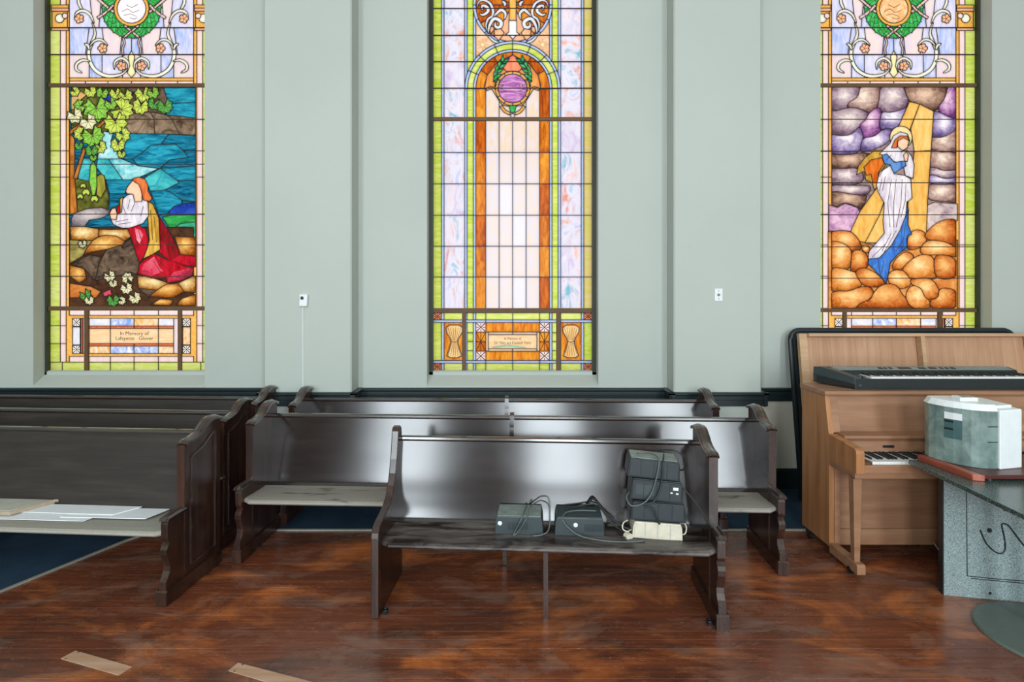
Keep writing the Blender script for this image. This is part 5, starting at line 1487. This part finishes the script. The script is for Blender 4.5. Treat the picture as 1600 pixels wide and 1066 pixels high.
tbm('edge_strip', [rp(-0.006, 0.0), rp(0, 0.0), rp(0, 0.05), rp(-0.006, 0.05)], 0.0, TZ - 0.024, M['black'])
# scored rectangle and black squiggle on the panel
def on_panel(px, py, off=-0.002):
    """photo pixel on the panel -> point in panel plane"""
    dx = (px - 801) / F_PX; dz = (452 - py) / F_PX
    n = Vector((math.sin(ang), -math.cos(ang)))
    p0 = Vector((2.608, 3.483))
    d = Vector((dx, 1.0))
    tt = p0.dot(n) / d.dot(n)
    p = d * tt
    return Vector((p.x - 2.60 + n.x * -off, p.y - 3.48 + n.y * -off, EYE + dz * tt))
def mark(name, pix, r, mat, par):
    bm = bmesh.new(); tube(bm, [on_panel(*q) for q in pix], r, 6, 5)
    return mesh_obj(name, bm, mat, par)
for seg_ in ([(1510, 764), (1511, 900)], [(1511, 900), (1560, 905), (1640, 911)], [(1517, 904), (1640, 915)]):
    bm = bmesh.new(); tube(bm, [on_panel(*q) for q in seg_], 0.0025, 5, 1); mesh_obj('scored_line', bm, M['black'], pn)
mark('squiggle', [(1531, 828), (1540, 848), (1553, 861), (1564, 865), (1570, 858), (1569, 840), (1565, 822), (1568, 818), (1576, 822), (1586, 835), (1600, 853), (1612, 866)], 0.0045, M['black'], pn)
for q, rr in (((1546, 829), 0.014), ((1570, 797), 0.008), ((1532, 776), 0.009), ((1547, 927), 0.008)):
    bm = bmesh.new(); lathe(bm, [(rr, -0.002), (rr * 0.8, 0.003)], 10)
    o = mesh_obj('blot', bm, M['black'], pn, loc=on_panel(*q), rot=(math.radians(90), 0, ang))
bm = bmesh.new(); lathe(bm, [(0.345, 0.0), (0.345, 0.006), (0.335, 0.013), (0.06, 0.022)], 56, 2.87 - 2.60, 3.05 - 3.48)
mesh_obj('base_plate', bm, M['plate'], tb, smooth=False)
bm = bmesh.new(); lathe(bm, [(0.035, 0.02), (0.035, TZ - 0.026)], 20, 2.87 - 2.60, 3.05 - 3.48)
mesh_obj('column', bm, M['plate'], tb, smooth=False)

tr = tag(empty('wooden_tray', (2.625, 3.44, TZ)), 'red-brown wooden tray board on the speckled table', 'tray')
bm = bmesh.new(); prism(bm, [(0.03, -0.20), (0.9, -0.20), (0.9, 0.205), (-0.02, 0.205)], 'z', 0.012, 0.036)
mesh_obj('board', bm, M['redwood_dark'], tr, bevel=0.003)
bm = bmesh.new(); prism(bm, [(-0.03, -0.19), (0.029, -0.205), (-0.021, 0.205), (-0.065, 0.205)], 'z', 0.0, 0.036)
mesh_obj('edge_board', bm, M['redwood'], tr, bevel=0.004)
for a, b in ((0.08, -0.17), (0.84, -0.17), (0.84, 0.19), (0.04, 0.19)):
    bm = bmesh.new(); lathe(bm, [(0.014, 0.0), (0.012, 0.013)], 12, a, b); mesh_obj('foot', bm, M['black'], tr)

hz0 = TZ + 0.036
hm = tag(empty('humidifier', (2.817, 3.50, hz0)), 'white humidifier with smoky grey curved tank on the tray', 'humidifier')
tank = [(0.0, -0.155)] + [(-0.02 - 0.205 * math.sin(math.radians(k * 10)), -0.155 + 0.30 * (1 - math.cos(math.radians(k * 10)))) for k in range(1, 9)] + [(-0.20, 0.16), (0.0, 0.16)]
tm = NT('smoky_tank_plastic')
vv_ = tm.coord((1, 1, 1)); ff_ = tm.noise(vv_, 9, 4, 0.6, 0.6)
cc_ = tm.ramp(ff_, [(0.3, lin((92, 112, 108))), (0.7, lin((140, 160, 154)))])
M['tank'] = tm.principled(cc_, 0.18, 0.6)
bm = bmesh.new(); prism(bm, tank, 'z', 0.0, 0.335); mesh_obj('tank', bm, M['tank'], hm, bevel=0.004)
big = [(a * 1.03, b * 1.03) for a, b in tank]
bm = bmesh.new()
lo = [bm.verts.new((a, b, 0.335)) for a, b in big]; hi = [bm.verts.new((a * 0.9, b * 0.9 + 0.005, 0.372)) for a, b in big]
bm.faces.new(lo[::-1]); bm.faces.new(hi)
for i in range(len(big)): bm.faces.new((lo[i], lo[(i + 1) % len(big)], hi[(i + 1) % len(big)], hi[i]))
bmesh.ops.recalc_face_normals(bm, faces=bm.faces)
lid_ = mesh_obj('lid', bm, M['white'], hm, bevel=0.003)
bm = bmesh.new(); prism(bm, [(-0.12, -0.03), (-0.01, -0.03), (0.0, 0.06), (-0.11, 0.06)], 'z', 0.368, 0.392); mesh_obj('vent_cap', bm, M['white'], lid_, bevel=0.006)
bm = bmesh.new(); prism(bm, [(-0.085, -0.015), (-0.03, -0.015), (-0.025, 0.035), (-0.08, 0.035)], 'z', 0.391, 0.395); mesh_obj('vent_opening', bm, M['grey_dusty'], lid_)
bm = bmesh.new(); prism(bm, [(0.0, -0.17), (0.165, -0.13), (0.165, 0.16), (0.0, 0.16)], 'z', 0.0, 0.345); mesh_obj('housing', bm, M['white'], hm, bevel=0.008)
bm = bmesh.new(); prism(bm, [(0.02, -0.12), (0.14, -0.09), (0.14, 0.14), (0.02, 0.14)], 'z', 0.344, 0.362); mesh_obj('housing_top', bm, M['white'], hm, bevel=0.006)
M['tank_dark'] = plain('tank_print', (70, 98, 100), 0.3, 0.5)
def arc_patch(name, i0, i1, z0, z1, mat, off=0.002):
    bm = bmesh.new(); pts = tank[i0:i1 + 1]
    A_ = []; 
    for a, b in pts:
        c = Vector((a - 0.0, b - 0.16)); c.normalize()
        A_.append((a + c.x * off, b + c.y * off))
    lo = [bm.verts.new((a, b, z0)) for a, b in A_]; hi = [bm.verts.new((a, b, z1)) for a, b in A_]
    for i in range(len(lo) - 1): bm.faces.new((lo[i], lo[i + 1], hi[i + 1], hi[i]))
    return mesh_obj(name, bm, mat, hm)
arc_patch('label_sticker', 4, 6, 0.265, 0.305, M['white'], 0.003)
arc_patch('gauge_print', 4, 6, 0.15, 0.262, M['tank_dark'], 0.0025)
for z_ in (0.245, 0.20):
    arc_patch('gauge_mark', 5, 6, z_, z_ + 0.012, M['black'], 0.0035)
for z_ in (0.245, 0.155):
    mesh_obj('level_mark', bbox(-0.055, -0.002, -0.158, -0.154, z_, z_ + 0.004), M['black'], hm)

# ------------------------------------------------------------------ bare wood patches on the floor
def floor_pt(px, py):
    d = EYE * F_PX / (py - 452.0)
    return ((px - 801) * d / F_PX, d)
for label, quad in (('pale wooden strip lying on the floor near the pew with white sheets', ((95, 1030), (118, 1018), (206, 1043), (185, 1056))), ('longer pale wooden strip with nail holes lying on the floor boards', ((357, 1049), (372, 1037), (500, 1070), (475, 1084)))):
    P = [floor_pt(*q) for q in quad]
    c = (sum(p[0] for p in P) / 4, sum(p[1] for p in P) / 4)
    r_ = tag(empty('wood_strip', (c[0], c[1], 0.0)), label, 'wood strip')
    bm = bmesh.new(); prism(bm, [(p[0] - c[0], p[1] - c[1]) for p in P], 'z', 0.0, 0.004); mesh_obj('strip', bm, M['patch'], r_)
    for i in (0, 1):
        q = (P[i][0] * 0.86 + (c[0]) * 0.14 - c[0], P[i][1] * 0.86 + c[1] * 0.14 - c[1])
        bm = bmesh.new(); lathe(bm, [(0.005, 0.003), (0.004, 0.0052)], 8, q[0], q[1]); mesh_obj('nail', bm, M['dark_metal'], r_)
# long pale scratches in the varnish are part of the floor
